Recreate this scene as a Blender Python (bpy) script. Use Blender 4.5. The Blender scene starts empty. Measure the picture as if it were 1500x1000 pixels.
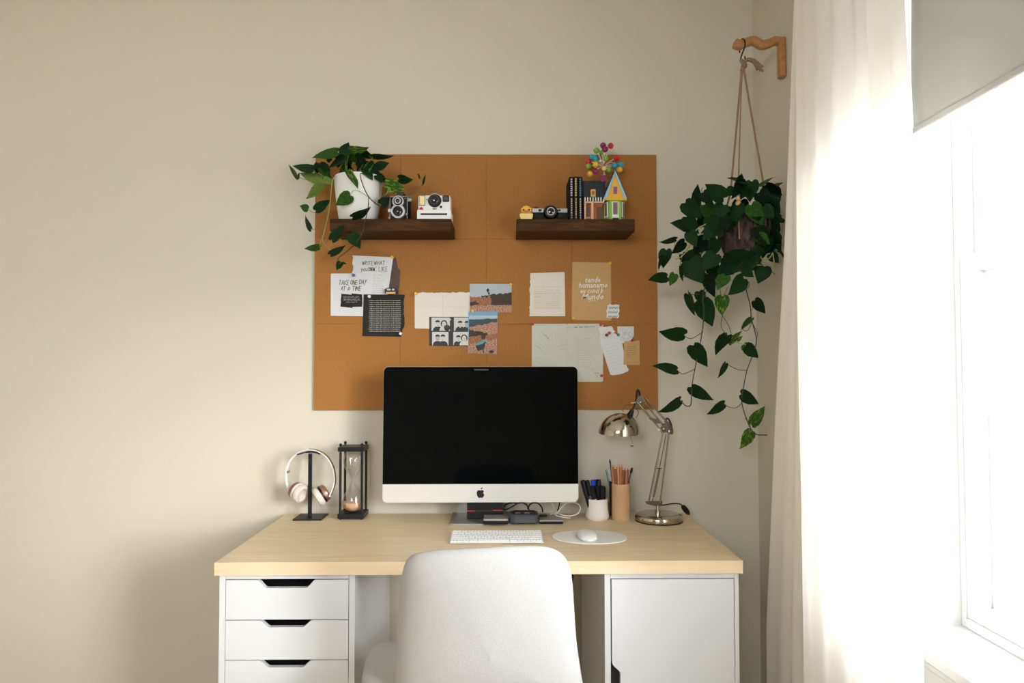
import bpy, bmesh, math, random
from mathutils import Vector, Matrix, noise
SC = bpy.context.scene
COL = SC.collection
rnd = random.Random(7)
pi = math.pi

# ------------------------------------------------------------------ camera, world, lights, exposure
F, PITCH, YAW, ROLL, CH = 1022.72, .0322, .0099, -.0011, 1.2571
def cam_axes():
    cy, sy, cp, sp = math.cos(YAW), math.sin(YAW), math.cos(PITCH), math.sin(PITCH)
    f = Vector((sy*cp, cy*cp, sp)); r = Vector((cy, -sy, 0)); u = r.cross(f)
    c, s = math.cos(ROLL), math.sin(ROLL)
    return c*r+s*u, -s*r+c*u, f
RT, UP, FW = cam_axes()
CAM = Vector((0, 0, CH))
cd = bpy.data.cameras.new('camera'); co = bpy.data.objects.new('camera', cd); COL.objects.link(co)
cd.sensor_width = 36; cd.lens = F/1500*36; cd.clip_start = .02
mm = Matrix((RT, UP, -FW)).transposed().to_4x4(); mm.translation = CAM; co.matrix_world = mm
SC.camera = co

SKY = 17.5
w = bpy.data.worlds.new('world'); SC.world = w; w.use_nodes = True
bg = w.node_tree.nodes['Background']; bg.inputs[0].default_value = (.95, .985, 1.03, 1); bg.inputs[1].default_value = SKY
WIN_Y0, WIN_Y1, WIN_Z0, WIN_Z1 = -.35, 1.598, .66, 2.24
def portal(y0, y1, z0, z1, x):
    ld = bpy.data.lights.new('window_portal', 'AREA'); ld.shape = 'RECTANGLE'
    ld.size = z1-z0; ld.size_y = y1-y0; ld.cycles.is_portal = True
    lo = bpy.data.objects.new('window_portal', ld); COL.objects.link(lo)
    lo.location = (x, (y0+y1)/2, (z0+z1)/2); lo.rotation_euler = (0, pi/2, 0)
portal(WIN_Y0, WIN_Y1, WIN_Z0, WIN_Z1, 1.12)
sl = bpy.data.lights.new('hazy_sun', 'SUN'); sl.energy = 2.8; sl.angle = math.radians(15); sl.color = (1, .985, .97)
so = bpy.data.objects.new('hazy_sun', sl); COL.objects.link(so); so.location = (4, -3, 3)
so.rotation_euler = Vector((-.70, .72, -math.tan(math.radians(10.5)))).to_track_quat('-Z', 'Y').to_euler()
W2 = (-1.60, -.25, 1.60, 2.44)      # unseen high window added for fill light behind the camera: x0, x1, z0, z1
p2 = bpy.data.lights.new('window_portal', 'AREA'); p2.shape = 'RECTANGLE'; p2.size = W2[1]-W2[0]; p2.size_y = W2[3]-W2[2]; p2.cycles.is_portal = True
p2o = bpy.data.objects.new('window_portal', p2); COL.objects.link(p2o); p2o.location = ((W2[0]+W2[1])/2, -2.01, (W2[2]+W2[3])/2); p2o.rotation_euler = (pi/2, 0, 0)
SC.view_settings.view_transform = 'Standard'; SC.view_settings.look = 'None'
SC.view_settings.gamma = 1; SC.view_settings.use_curve_mapping = False
SC.view_settings.exposure = 0.04
SC.cycles.max_bounces = 12; SC.cycles.diffuse_bounces = 8; SC.cycles.transparent_max_bounces = 16

# ------------------------------------------------------------------ helpers
def at(px, py, X=None, Y=None, Z=None):
    d = FW + RT*((px-750)/F) - UP*((py-500)/F)
    t = X/d.x if X is not None else Y/d.y if Y is not None else (Z-CH)/d.z
    return CAM + d*t
def lin(c):
    if isinstance(c, str):
        c = [int(c[i:i+2], 16)/255 for i in (0, 2, 4)]
        c = [x/12.92 if x <= .04045 else ((x+.055)/1.055)**2.4 for x in c]
    return (*c[:3], 1)
def nodes(name):
    m = bpy.data.materials.new(name); m.use_nodes = True
    nt = m.node_tree; return m, nt, nt.nodes['Principled BSDF']
def mat(name, c, rough=.5, metal=0, spec=.5, vary=0, vscale=20, bump=0, bscale=200, coat=0, trans=0, sheen=0):
    m, nt, b = nodes(name); N, L = nt.nodes, nt.links
    c = lin(c)
    b.inputs['Base Color'].default_value = c; b.inputs['Roughness'].default_value = rough
    b.inputs['Metallic'].default_value = metal; b.inputs['Specular IOR Level'].default_value = spec
    b.inputs['Coat Weight'].default_value = coat; b.inputs['Sheen Weight'].default_value = sheen
    b.inputs['Transmission Weight'].default_value = trans
    tc = N.new('ShaderNodeTexCoord')
    n = N.new('ShaderNodeTexNoise'); n.inputs['Scale'].default_value = vscale; n.inputs['Detail'].default_value = 5
    L.new(tc.outputs['Object'], n.inputs['Vector'])
    v = vary or .03
    r = N.new('ShaderNodeMapRange'); r.inputs['To Min'].default_value = 1-v; r.inputs['To Max'].default_value = 1+v
    L.new(n.outputs['Fac'], r.inputs['Value'])
    mx = N.new('ShaderNodeMix'); mx.data_type = 'RGBA'; mx.blend_type = 'MULTIPLY'; mx.inputs[0].default_value = 1
    mx.inputs[6].default_value = c; L.new(r.outputs[0], mx.inputs[7]); L.new(mx.outputs[2], b.inputs['Base Color'])
    if bump:
        n2 = N.new('ShaderNodeTexNoise'); n2.inputs['Scale'].default_value = bscale; n2.inputs['Detail'].default_value = 3
        L.new(tc.outputs['Object'], n2.inputs['Vector'])
        bp = N.new('ShaderNodeBump'); bp.inputs['Strength'].default_value = bump; bp.inputs['Distance'].default_value = .002
        L.new(n2.outputs['Fac'], bp.inputs['Height']); L.new(bp.outputs[0], b.inputs['Normal'])
    return m
def ramp(nt, fac, stops):
    r = nt.nodes.new('ShaderNodeValToRGB'); e = r.color_ramp.elements
    while len(e) < len(stops): e.new(.5)
    for i, (p, c) in enumerate(stops): e[i].position = p; e[i].color = lin(c)
    nt.links.new(fac, r.inputs[0]); return r.outputs[0]
def wood(name, stops, rough=.5, scale=(2, 30, 30), ns=3, dist=1.2, fine=.12, spec=.4):
    m, nt, b = nodes(name); N, L = nt.nodes, nt.links
    tc = N.new('ShaderNodeTexCoord'); mp = N.new('ShaderNodeMapping'); mp.inputs['Scale'].default_value = scale
    L.new(tc.outputs['Object'], mp.inputs[0])
    n = N.new('ShaderNodeTexNoise'); n.inputs['Scale'].default_value = ns; n.inputs['Detail'].default_value = 8
    n.inputs['Distortion'].default_value = dist; n.inputs['Roughness'].default_value = .62
    L.new(mp.outputs[0], n.inputs['Vector'])
    c = ramp(nt, n.outputs['Fac'], stops)
    mp2 = N.new('ShaderNodeMapping'); mp2.inputs['Scale'].default_value = [s*6 for s in scale]; L.new(tc.outputs['Object'], mp2.inputs[0])
    n2 = N.new('ShaderNodeTexNoise'); n2.inputs['Scale'].default_value = ns; n2.inputs['Detail'].default_value = 4
    L.new(mp2.outputs[0], n2.inputs['Vector'])
    r = N.new('ShaderNodeMapRange'); r.inputs['To Min'].default_value = 1-fine; r.inputs['To Max'].default_value = 1+fine
    L.new(n2.outputs['Fac'], r.inputs['Value'])
    mx = N.new('ShaderNodeMix'); mx.data_type = 'RGBA'; mx.blend_type = 'MULTIPLY'; mx.inputs[0].default_value = 1
    L.new(c, mx.inputs[6]); L.new(r.outputs[0], mx.inputs[7]); L.new(mx.outputs[2], b.inputs['Base Color'])
    bp = N.new('ShaderNodeBump'); bp.inputs['Strength'].default_value = .15; bp.inputs['Distance'].default_value = .001
    L.new(n2.outputs['Fac'], bp.inputs['Height']); L.new(bp.outputs[0], b.inputs['Normal'])
    b.inputs['Roughness'].default_value = rough; b.inputs['Specular IOR Level'].default_value = spec
    return m
def mottled(name, stops, scale=60, rough=.8, detail=6, stretch=(1, 1, 1), bump=0, spec=.3):
    m, nt, b = nodes(name); N, L = nt.nodes, nt.links
    tc = N.new('ShaderNodeTexCoord'); mp = N.new('ShaderNodeMapping'); mp.inputs['Scale'].default_value = stretch
    L.new(tc.outputs['Object'], mp.inputs[0])
    n = N.new('ShaderNodeTexNoise'); n.inputs['Scale'].default_value = scale; n.inputs['Detail'].default_value = detail
    n.inputs['Roughness'].default_value = .7
    L.new(mp.outputs[0], n.inputs['Vector']); L.new(ramp(nt, n.outputs['Fac'], stops), b.inputs['Base Color'])
    b.inputs['Roughness'].default_value = rough; b.inputs['Specular IOR Level'].default_value = spec
    if bump:
        bp = N.new('ShaderNodeBump'); bp.inputs['Strength'].default_value = bump; bp.inputs['Distance'].default_value = .001
        L.new(n.outputs['Fac'], bp.inputs['Height']); L.new(bp.outputs[0], b.inputs['Normal'])
    return m
def cloth(name, c, through, tr_fac):
    m, nt, b = nodes(name); N, L = nt.nodes, nt.links
    b.inputs['Base Color'].default_value = lin(c); b.inputs['Roughness'].default_value = .9; b.inputs['Specular IOR Level'].default_value = .1
    tc = N.new('ShaderNodeTexCoord'); wv = N.new('ShaderNodeTexNoise'); wv.inputs['Scale'].default_value = 400
    L.new(tc.outputs['Object'], wv.inputs['Vector'])
    bp = N.new('ShaderNodeBump'); bp.inputs['Strength'].default_value = .15; bp.inputs['Distance'].default_value = .0006
    L.new(wv.outputs['Fac'], bp.inputs['Height']); L.new(bp.outputs[0], b.inputs['Normal'])
    t = N.new('ShaderNodeBsdfTranslucent'); t.inputs[0].default_value = lin(through)
    mx = N.new('ShaderNodeMixShader'); mx.inputs[0].default_value = tr_fac
    L.new(b.outputs[0], mx.inputs[1]); L.new(t.outputs[0], mx.inputs[2]); L.new(mx.outputs[0], N['Material Output'].inputs[0])
    return m
def thin_glass(name, gloss=.08, tint=(1, 1, 1)):
    m, nt, b = nodes(name); N, L = nt.nodes, nt.links; N.remove(b)
    t = N.new('ShaderNodeBsdfTransparent'); t.inputs[0].default_value = lin(tint)
    g = N.new('ShaderNodeBsdfGlossy'); g.inputs['Roughness'].default_value = .02
    lw = N.new('ShaderNodeLayerWeight'); lw.inputs[0].default_value = .35
    ma = N.new('ShaderNodeMath'); ma.operation = 'MULTIPLY_ADD'; ma.inputs[1].default_value = .7; ma.inputs[2].default_value = gloss
    L.new(lw.outputs['Facing'], ma.inputs[0])
    p = N.new('ShaderNodeMath'); p.operation = 'MULTIPLY'; p.inputs[1].default_value = .6
    L.new(ma.outputs[0], p.inputs[0])
    mx = N.new('ShaderNodeMixShader'); L.new(p.outputs[0], mx.inputs[0]); L.new(t.outputs[0], mx.inputs[1]); L.new(g.outputs[0], mx.inputs[2])
    L.new(mx.outputs[0], N['Material Output'].inputs[0]); return m

class MB:
    def __init__(s): s.v = []; s.f = []; s.mi = []; s.cur = 0
    def add(s, vs, fs):
        o = len(s.v); s.v += [Vector(p) for p in vs]; s.f += [[i+o for i in f] for f in fs]; s.mi += [s.cur]*len(fs); return s
    def box(s, a, b, M=None):
        (x0, y0, z0), (x1, y1, z1) = a, b
        vs = [Vector(p) for p in ((x0,y0,z0),(x1,y0,z0),(x1,y1,z0),(x0,y1,z0),(x0,y0,z1),(x1,y0,z1),(x1,y1,z1),(x0,y1,z1))]
        if M: vs = [M @ p for p in vs]
        return s.add(vs, [(0,3,2,1),(4,5,6,7),(0,1,5,4),(1,2,6,5),(2,3,7,6),(3,0,4,7)])
    def prism(s, poly, d, cap=True):     # poly: list of 3D points (planar), d: extrusion vector
        n = len(poly); P = [Vector(p) for p in poly]; d = Vector(d)
        nn = Vector((0, 0, 0))
        for i in range(n): nn += P[i].cross(P[(i+1) % n])
        if nn.dot(d) > 0: P.reverse()
        fs = [(i, (i+1) % n, (i+1) % n+n, i+n) for i in range(n)]
        fs = [tuple(reversed(f)) for f in fs]
        fs += [tuple(range(n)), tuple(reversed(range(n, 2*n)))]
        return s.add(P+[p+d for p in P], fs)
    def cyl(s, p0, p1, r0, r1=None, n=16, cap=True):
        p0, p1 = Vector(p0), Vector(p1); r1 = r0 if r1 is None else r1
        z = (p1-p0).normalized(); x = z.orthogonal().normalized(); y = z.cross(x)
        vs = [p+x*(r*math.cos(a))+y*(r*math.sin(a)) for p, r in ((p0, r0), (p1, r1)) for a in [2*pi*i/n for i in range(n)]]
        fs = [(i, (i+1) % n, (i+1) % n+n, i+n) for i in range(n)]
        if cap: fs += [tuple(reversed(range(n))), tuple(range(n, 2*n))]
        return s.add(vs, fs)
    def lathe(s, prof, c, axis=(0, 0, 1), n=28, cap=True):   # prof: (r, h)
        z = Vector(axis).normalized(); x = z.orthogonal().normalized() if abs(z.z) < .99 else Vector((1, 0, 0)); y = z.cross(x); c = Vector(c)
        vs = []; m = len(prof)
        for r, h in prof:
            vs += [c+z*h+x*(max(r, 1e-5)*math.cos(2*pi*i/n))+y*(max(r, 1e-5)*math.sin(2*pi*i/n)) for i in range(n)]
        fs = [(j*n+i, j*n+(i+1) % n, (j+1)*n+(i+1) % n, (j+1)*n+i) for j in range(m-1) for i in range(n)]
        if cap: fs += [tuple(reversed(range(n))), tuple(range((m-1)*n, m*n))]
        return s.add(vs, fs)
    def ball(s, c, r, n=12, m=8, sc=(1, 1, 1)):
        c = Vector(c); vs = []; fs = []
        for j in range(m+1):
            t = pi*j/m
            for i in range(n):
                a = 2*pi*i/n; rr = max(math.sin(t), .001)
                vs.append(c+Vector((r*rr*math.cos(a)*sc[0], r*rr*math.sin(a)*sc[1], -r*math.cos(t)*sc[2])))
        fs = [(j*n+i, j*n+(i+1) % n, (j+1)*n+(i+1) % n, (j+1)*n+i) for j in range(m) for i in range(n)]
        return s.add(vs, fs)
    def tube(s, pts, r, n=8, smooth=0, r1=None, sx=1):
        P = [Vector(p) for p in pts]
        if smooth: P = spline(P, smooth)
        vs = []; ref = None; m = len(P)
        for k, p in enumerate(P):
            t = (P[min(k+1, m-1)]-P[max(k-1, 0)]).normalized()
            if ref is None: ref = t.orthogonal().normalized()
            ref = (ref-t*ref.dot(t)).normalized(); b = t.cross(ref)
            rr = r if r1 is None else r+(r1-r)*k/(m-1)
            vs += [p+ref*(rr*math.cos(2*pi*i/n)*sx)+b*(rr*math.sin(2*pi*i/n)) for i in range(n)]
        fs = [(j*n+i, j*n+(i+1) % n, (j+1)*n+(i+1) % n, (j+1)*n+i) for j in range(m-1) for i in range(n)]
        fs += [tuple(reversed(range(n))), tuple(range((m-1)*n, m*n))]
        return s.add(vs, fs)
    def grid(s, rows, closed=False):
        m, n = len(rows), len(rows[0]); vs = [p for r in rows for p in r]
        fs = [(j*n+i, j*n+(i+1) % n, (j+1)*n+(i+1) % n, (j+1)*n+i) for j in range(m-1) for i in range(n if closed else n-1)]
        return s.add(vs, fs)
def spline(P, k):
    P = [Vector(p) for p in P]; out = []
    for i in range(len(P)-1):
        a = P[max(i-1, 0)]; b = P[i]; c = P[i+1]; d = P[min(i+2, len(P)-1)]
        for j in range(k):
            t = j/k
            out.append(.5*((2*b)+(c-a)*t+(2*a-5*b+4*c-d)*t*t+(3*b-a-3*c+d)*t**3))
    return out+[P[-1]]
def origin(o):
    v = Vector((0, 0, 0))
    while o: v += o.location; o = o.parent
    return v
def part(name, mb, m, parent=None, bevel=0, smooth=False, seg=2, subd=0, loc=None, solid=0):
    off = origin(parent) if parent else Vector((0, 0, 0))
    l = Vector(loc)-off if loc is not None else Vector((0, 0, 0))
    me = bpy.data.meshes.new(name); me.from_pydata([tuple(p-off-l) for p in mb.v], [], mb.f)
    ms = m if isinstance(m, (list, tuple)) else [m]
    for q in ms: me.materials.append(q)
    if len(ms) > 1: me.polygons.foreach_set('material_index', mb.mi)
    o = bpy.data.objects.new(name, me); COL.objects.link(o); o.parent = parent; o.location = l
    if smooth or bevel:
        me.polygons.foreach_set('use_smooth', [True]*len(me.polygons))
    if smooth and not bevel and not subd:
        try: me.set_sharp_from_angle(angle=math.radians(40))
        except Exception: pass
    if solid:
        md = o.modifiers.new('s', 'SOLIDIFY'); md.thickness = solid; md.offset = 0
    if bevel:
        md = o.modifiers.new('b', 'BEVEL'); md.width = bevel; md.segments = seg; md.limit_method = 'ANGLE'; md.harden_normals = True
    if subd:
        md = o.modifiers.new('u', 'SUBSURF'); md.levels = subd; md.render_levels = subd
    return o
def tag(o, label, cat, group=None):
    o['label'] = label; o['category'] = cat
    if group: o['group'] = group
    return o
def thing(name, loc, label, cat, group=None):
    o = bpy.data.objects.new(name, None); COL.objects.link(o); o.location = loc; o.empty_display_size = .05
    return tag(o, label, cat, group)
def one(name, mb, m, loc, label, cat, group=None, **k):
    return tag(part(name, mb, m, None, loc=loc, **k), label, cat, group)
def struct(name, mb, m, parent=None, **k):
    o = part(name, mb, m, parent, **k)
    if not parent: o['kind'] = 'structure'
    return o

# ------------------------------------------------------------------ materials
WALL = mat('wall_paint', (.61, .577, .475), .85, spec=.2, vary=.015, vscale=3, bump=.12, bscale=260)
WHITE_TRIM = mat('white_trim_paint', (.82, .82, .81), .4, vary=.01)
WTRIM = mat('window_trim_paint', (.66, .66, .655), .4, vary=.01)
CEIL = mat('ceiling_paint', (.86, .85, .82), .9, vary=.01)
FLOOR = wood('floor_oak', [(.3, (.38, .30, .20)), (.7, (.52, .43, .31))], .5, (20, 1.5, 20))
OAK = wood('desk_oak', [(.25, (.62, .47, .275)), (.5, (.72, .565, .365)), (.75, (.80, .65, .45))], .42, (1.1, 16, 16), 2.2, 1.6, .05)
OAK_EDGE = wood('desk_edge_oak', [(.25, (.66, .50, .31)), (.75, (.76, .60, .41))], .45, (1.1, 25, 25), 2, 1, .05)
WALNUT = wood('walnut', [(.25, (.022, .009, .003)), (.5, (.060, .026, .009)), (.75, (.125, .056, .018))], .6, (2, 26, 26), 2.4, 2.2, .3, .08)
CORK = mottled('cork', [(.3, (.24, .098, .024)), (.5, (.355, .158, .045)), (.72, (.44, .215, .072))], 300, .9, 4, bump=.15, spec=.1)
CORKDARK = mat('cork_backing', (.12, .055, .02), .9)
LAQ = mat('white_lacquer', (.64, .65, .665), .35, vary=.01)
DARKIN = mat('painted_inside_shade', (.015, .013, .012), .8)  # near-black colour paints the shade inside white furniture
ALU = mat('aluminium', (.70, .69, .66), .38, .55, vary=.01)
ALUD = mat('aluminium_foot', (.42, .41, .39), .4, .7)
SCREEN = mat('screen_glass', (.0015, .0018, .0022), .05, spec=.10)
BLACK = mat('black_plastic', (.007, .007, .008), .4, spec=.3)
BLACKM = mat('black_matte', (.009, .009, .010), .65, spec=.2)
CHAR = mat('charcoal_rubber', (.045, .05, .06), .7, bump=.1)
RED = mat('red_plastic', (.55, .02, .02), .4)
WHITEP = mat('white_plastic', (.84, .84, .84), .35)
KEYW = mat('key_white', (.86, .86, .87), .5)
LEG = mat('key_print', (.10, .10, .11), .7)
CHROME = mat('polished_nickel', (.50, .45, .37), .10, 1, vary=.01)
CHROMED = mat('brushed_nickel', (.10, .085, .065), .42, .9)
CHROMER = mat('nickel_rod', (.30, .26, .20), .22, 1)
ROSE = mat('rose_gold', (.42, .22, .15), .28, .8)
CREAMP = mat('cream_cushion', (.66, .60, .52), .6)
CHAIRF = mottled('chair_fabric', [(.3, (.38, .375, .365)), (.7, (.445, .44, .43))], 420, .95, 4, bump=.5, spec=.1)
CURT = cloth('curtain_cotton', (.90, .87, .81), (.98, .96, .91), .46)
BLIND = cloth('blind_fabric', (.50, .49, .46), (.44, .44, .42), .17)
PANE = thin_glass('window_glass', .02)
BULB = thin_glass('hourglass_glass', .12)
SAND = mat('peach_sand', (.62, .36, .21), .95, vary=.1, vscale=300)
KRAFT = mat('kraft_card', (.50, .315, .13), .85, vary=.06, vscale=40)
TUBE = mat('kraft_tube', (.52, .33, .17), .7, vary=.08, vscale=15)
CERAM = mat('matte_ceramic', (.78, .75, .71), .6, vary=.03, bump=.15, bscale=60)
POTW = mat('white_pot', (.80, .79, .77), .5)
PAPW = mat('white_paper', (.66, .67, .68), .9, spec=.1)
PAPC = mat('cream_paper', (.70, .66, .59), .9, spec=.1, vary=.04)
PAPG = mat('grey_green_paper', (.56, .56, .49), .9, spec=.1, vary=.05)
PAPD = mat('dark_card', (.03, .029, .028), .85, spec=.1)
PAPM = mat('mauve_brown_paper', (.10, .075, .068), .85, spec=.1)
INK = mat('black_ink', (.012, .012, .012), .8)
INKG = mat('grey_ink', (.24, .24, .23), .8)
INKO = mat('orange_ink', (.60, .20, .09), .8)
INKP = mat('pink_ink', (.48, .32, .34), .8)
INKW = mat('white_ink', (.72, .71, .68), .8)
INKB = mat('lilac_ink', (.36, .34, .50), .8)
PENCIL = mat('terracotta_pencil', (.47, .17, .075), .45, vary=.1)
PENCIL2 = mat('dark_terracotta_pencil', (.30, .10, .045), .45, vary=.1); PENCIL3 = mat('pale_terracotta_pencil', (.58, .26, .13), .45, vary=.1)
PENTIP = mat('pencil_wood', (.60, .40, .24), .6)
BLUE = mat('blue_plastic', (.01, .06, .55), .4)
TEAL = mat('teal_plastic', (.05, .30, .33), .45)
ROPE = mottled('jute_rope', [(.35, (.17, .10, .055)), (.65, (.40, .27, .155))], 500, .95, 3)
BRACKET = wood('bracket_wood', [(.3, (.34, .15, .055)), (.7, (.50, .25, .10))], .45, (14, 14, 14), 2, 2, .1)
BEAD = mat('wood_bead', (.55, .32, .14), .5)
BASKET = mottled('dried_husk', [(.38, (.012, .007, .007)), (.62, (.095, .062, .055))], 70, .8, 4, (1, 1, .2))
SOIL = mat('soil', (.03, .02, .012), .95, vary=.4, vscale=80)
STEM = mat('plant_stem', (.10, .13, .03), .5); STEMD = mat('dark_stem', (.028, .022, .010), .5)
STEML = mat('pale_stem', (.30, .28, .08), .5)
YEL = mat('yellow_plastic', (.72, .38, .02), .4); YELL = mat('pale_yellow_plastic', (.78, .60, .22), .4)
ORA = mat('orange_plastic', (.55, .13, .03), .4); GRN = mat('green_plastic', (.22, .42, .05), .4)
SKYB = mat('light_blue_plastic', (.22, .52, .68), .4); TURQ = mat('turquoise_plastic', (.02, .35, .47), .4)
MAG = mat('magenta_plastic', (.25, .015, .10), .4); TAN = mat('tan_plastic', (.58, .36, .20), .4)
SLATE = mat('slate_plastic', (.022, .030, .045), .4); MAUVE = mat('mauve_glazing', (.20, .10, .13), .3)
BROWNP = mat('brown_plastic', (.12, .05, .025), .4)
SILV = mat('silver_metal', (.36, .355, .34), .45, .5); SILVD = mat('dark_silver', (.16, .16, .16), .35, .7)
LENSG = mat('lens_glass', (.006, .006, .009), .05, spec=.8)
CAMW = mat('camera_white', (.74, .74, .71), .4)
def leafmat(name, c, c2=None, vs=7, th=.58):
    m, nt, b = nodes(name); N, L = nt.nodes, nt.links
    tc = N.new('ShaderNodeTexCoord'); mp = N.new('ShaderNodeMapping'); mp.inputs['Scale'].default_value = (1, 2.6, 1)
    L.new(tc.outputs['Object'], mp.inputs[0])
    oi = N.new('ShaderNodeObjectInfo'); ad = N.new('ShaderNodeVectorMath'); ad.operation = 'ADD'
    L.new(mp.outputs[0], ad.inputs[0]); sc_ = N.new('ShaderNodeVectorMath'); sc_.operation = 'SCALE'; sc_.inputs['Scale'].default_value = 37
    cb = N.new('ShaderNodeCombineXYZ'); L.new(oi.outputs['Random'], cb.inputs[0]); L.new(cb.outputs[0], sc_.inputs[0]); L.new(sc_.outputs[0], ad.inputs[1])
    n = N.new('ShaderNodeTexNoise'); n.inputs['Scale'].default_value = vs; n.inputs['Detail'].default_value = 4
    L.new(ad.outputs[0], n.inputs['Vector'])
    c2 = c2 or tuple(x*1.5 for x in c)
    L.new(ramp(nt, n.outputs['Fac'], [(th-.08, c), (th+.04, c2)]), b.inputs['Base Color'])
    b.inputs['Roughness'].default_value = .5; b.inputs['Specular IOR Level'].default_value = .07
    return m
LEAFS = dict(d=leafmat('leaf_dark', (.007, .027, .008)), m=leafmat('leaf_mid', (.020, .068, .010), (.045, .115, .016)),
             l=leafmat('leaf_lime', (.12, .20, .035), (.24, .30, .08)), v=leafmat('leaf_variegated', (.030, .095, .014), (.26, .33, .05), 3.5, .60),
             k=leafmat('leaf_deep', (.004, .015, .006), (.008, .024, .009)))

# ------------------------------------------------------------------ room shell
WY, XW = 2.4885, .901        # back wall, right wall faces
XL, YF, ZC = -2.7, -1.9, 2.62
struct('wall_back', MB().box((XL-.12, WY, 0), (XW+.25, WY+.12, ZC)), WALL)
struct('wall_left', MB().box((XL-.12, YF, 0), (XL, WY, ZC)), WALL)
struct('wall_front', MB().box((XL-.12, YF-.12, 0), (XW+.25, YF, W2[2])).box((XL-.12, YF-.12, W2[3]), (XW+.25, YF, ZC)).box((XL-.12, YF-.12, W2[2]), (W2[0], YF, W2[3])).box((W2[1], YF-.12, W2[2]), (XW+.25, YF, W2[3])), WALL)
w2 = bpy.data.objects.new('added_fill_window', None); COL.objects.link(w2); w2.location = (W2[0], YF, W2[2]); w2['kind'] = 'structure'  # unseen window, added to brighten the room from the front
fm = MB().box((W2[0], YF-.10, W2[2]), (W2[0]+.04, YF-.05, W2[3])).box((W2[1]-.04, YF-.10, W2[2]), (W2[1], YF-.05, W2[3])).box((W2[0]+.04, YF-.10, W2[2]), (W2[1]-.04, YF-.05, W2[2]+.04)).box((W2[0]+.04, YF-.10, W2[3]-.04), (W2[1]-.04, YF-.05, W2[3]))
part('frame', fm, WHITE_TRIM, w2, bevel=.003)
part('pane', MB().box((W2[0]+.035, YF-.08, W2[2]+.035), (W2[1]-.035, YF-.076, W2[3]-.035)), PANE, w2)
struct('floor', MB().box((XL-.12, YF-.12, -.1), (XW+.25, WY+.12, 0)), FLOOR)
struct('ceiling', MB().box((XL-.12, YF-.12, ZC), (XW+.25, WY+.12, ZC+.1)), CEIL)
XO = 1.12
wr = MB().box((XW, YF, 0), (XO, WY, WIN_Z0)).box((XW, YF, WIN_Z1), (XO, WY, ZC))
wr.box((XW, WIN_Y1, WIN_Z0), (XO, WY, WIN_Z1)).box((XW, YF, WIN_Z0), (XO, WIN_Y0, WIN_Z1))
struct('wall_right', wr, WALL)
struct('baseboard_back', MB().box((XL, WY-.014, 0), (XW, WY, .09)), WHITE_TRIM, bevel=.003)
struct('baseboard_right', MB().box((XW-.014, YF, 0), (XW, WY-.014, .09)), WHITE_TRIM, bevel=.003)

win = bpy.data.objects.new('window_1', None); COL.objects.link(win); win.location = (XW, (WIN_Y0+WIN_Y1)/2, WIN_Z0); win['kind'] = 'structure'
j = MB()
j.box((XW, WIN_Y1-.012, WIN_Z0), (XO, WIN_Y1, WIN_Z1)).box((XW, WIN_Y0, WIN_Z0), (XO, WIN_Y0+.012, WIN_Z1))
j.box((XW, WIN_Y0, WIN_Z1-.012), (XO, WIN_Y1, WIN_Z1))
part('jamb', j, WTRIM, win)
st = MB().box((XW-.032, WIN_Y0-.09, WIN_Z0-.022), (XO, WIN_Y1+.09, WIN_Z0+.006))
part('sill', st, WTRIM, win, bevel=.006, seg=3)
ap = MB().box((XW-.020, WIN_Y0-.07, WIN_Z0-.040), (XW, WIN_Y1+.07, WIN_Z0-.022)).box((XW-.013, WIN_Y0-.07, WIN_Z0-.082), (XW, WIN_Y1+.07, WIN_Z0-.040))
part('apron', ap, WTRIM, win, bevel=.003)
cs = MB().box((XW-.014, WIN_Y1, WIN_Z0+.006), (XW, WIN_Y1+.075, WIN_Z1+.075)).box((XW-.014, WIN_Y0-.075, WIN_Z0+.006), (XW, WIN_Y0, WIN_Z1+.075)).box((XW-.014, WIN_Y0, WIN_Z1), (XW, WIN_Y1, WIN_Z1+.075))
part('casing', cs, WTRIM, win, bevel=.004)
def ringbox(mb, x0, x1, y0, y1, z0, z1, sl, sr, sb, st_):
    mb.box((x0, y0, z0), (x1, y0+sl, z1)).box((x0, y1-sr, z0), (x1, y1, z1))
    mb.box((x0, y0+sl, z0), (x1, y1-sr, z0+sb)).box((x0, y0+sl, z1-st_), (x1, y1-sr, z1)); return mb
fy0, fy1 = WIN_Y0+.012, WIN_Y1-.012
part('frame', ringbox(MB(), 1.030, XO, fy0, fy1, WIN_Z0+.006, WIN_Z1-.012, .014, .014, .022, .03).box((1.02, .585, WIN_Z0+.006), (XO, .635, WIN_Z1-.012)), WTRIM, win, bevel=.003)
for y0, y1 in ((fy0+.014, .585), (.635, fy1-.014)):
    s1 = part('lower_sash', ringbox(MB(), 1.034, 1.066, y0, y1, .688, 1.500, .052, .055, .040, .038), WTRIM, win, bevel=.003)
    part('pane', MB().box((1.048, y0+.05, .73), (1.052, y1-.05, 1.465)), PANE, s1)
    part('bead', ringbox(MB(), 1.052, 1.060, y0+.052, y1-.055, .728, 1.462, .008, .008, .008, .008), WTRIM, s1)
    s2 = part('upper_sash', ringbox(MB(), 1.068, 1.100, y0, y1, 1.462, 2.19, .052, .055, .038, .04), WTRIM, win, bevel=.003)
    part('pane', MB().box((1.082, y0+.05, 1.5), (1.086, y1-.05, 2.152)), PANE, s2)
part('sash_lock', MB().box((1.02, 1.09, 1.5), (1.06, 1.13, 1.512)).cyl((1.04, 1.11, 1.512), (1.04, 1.11, 1.525), .012), WTRIM, win)

gr = struct('ground_outside', MB().box((-40, -40, -2.9), (60, 60, -2.8)), mottled('ground_gravel', [(.35, (.36, .36, .34)), (.65, (.52, .51, .48))], 2, .95))  # unseen ground, added so less light comes up from below
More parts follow.
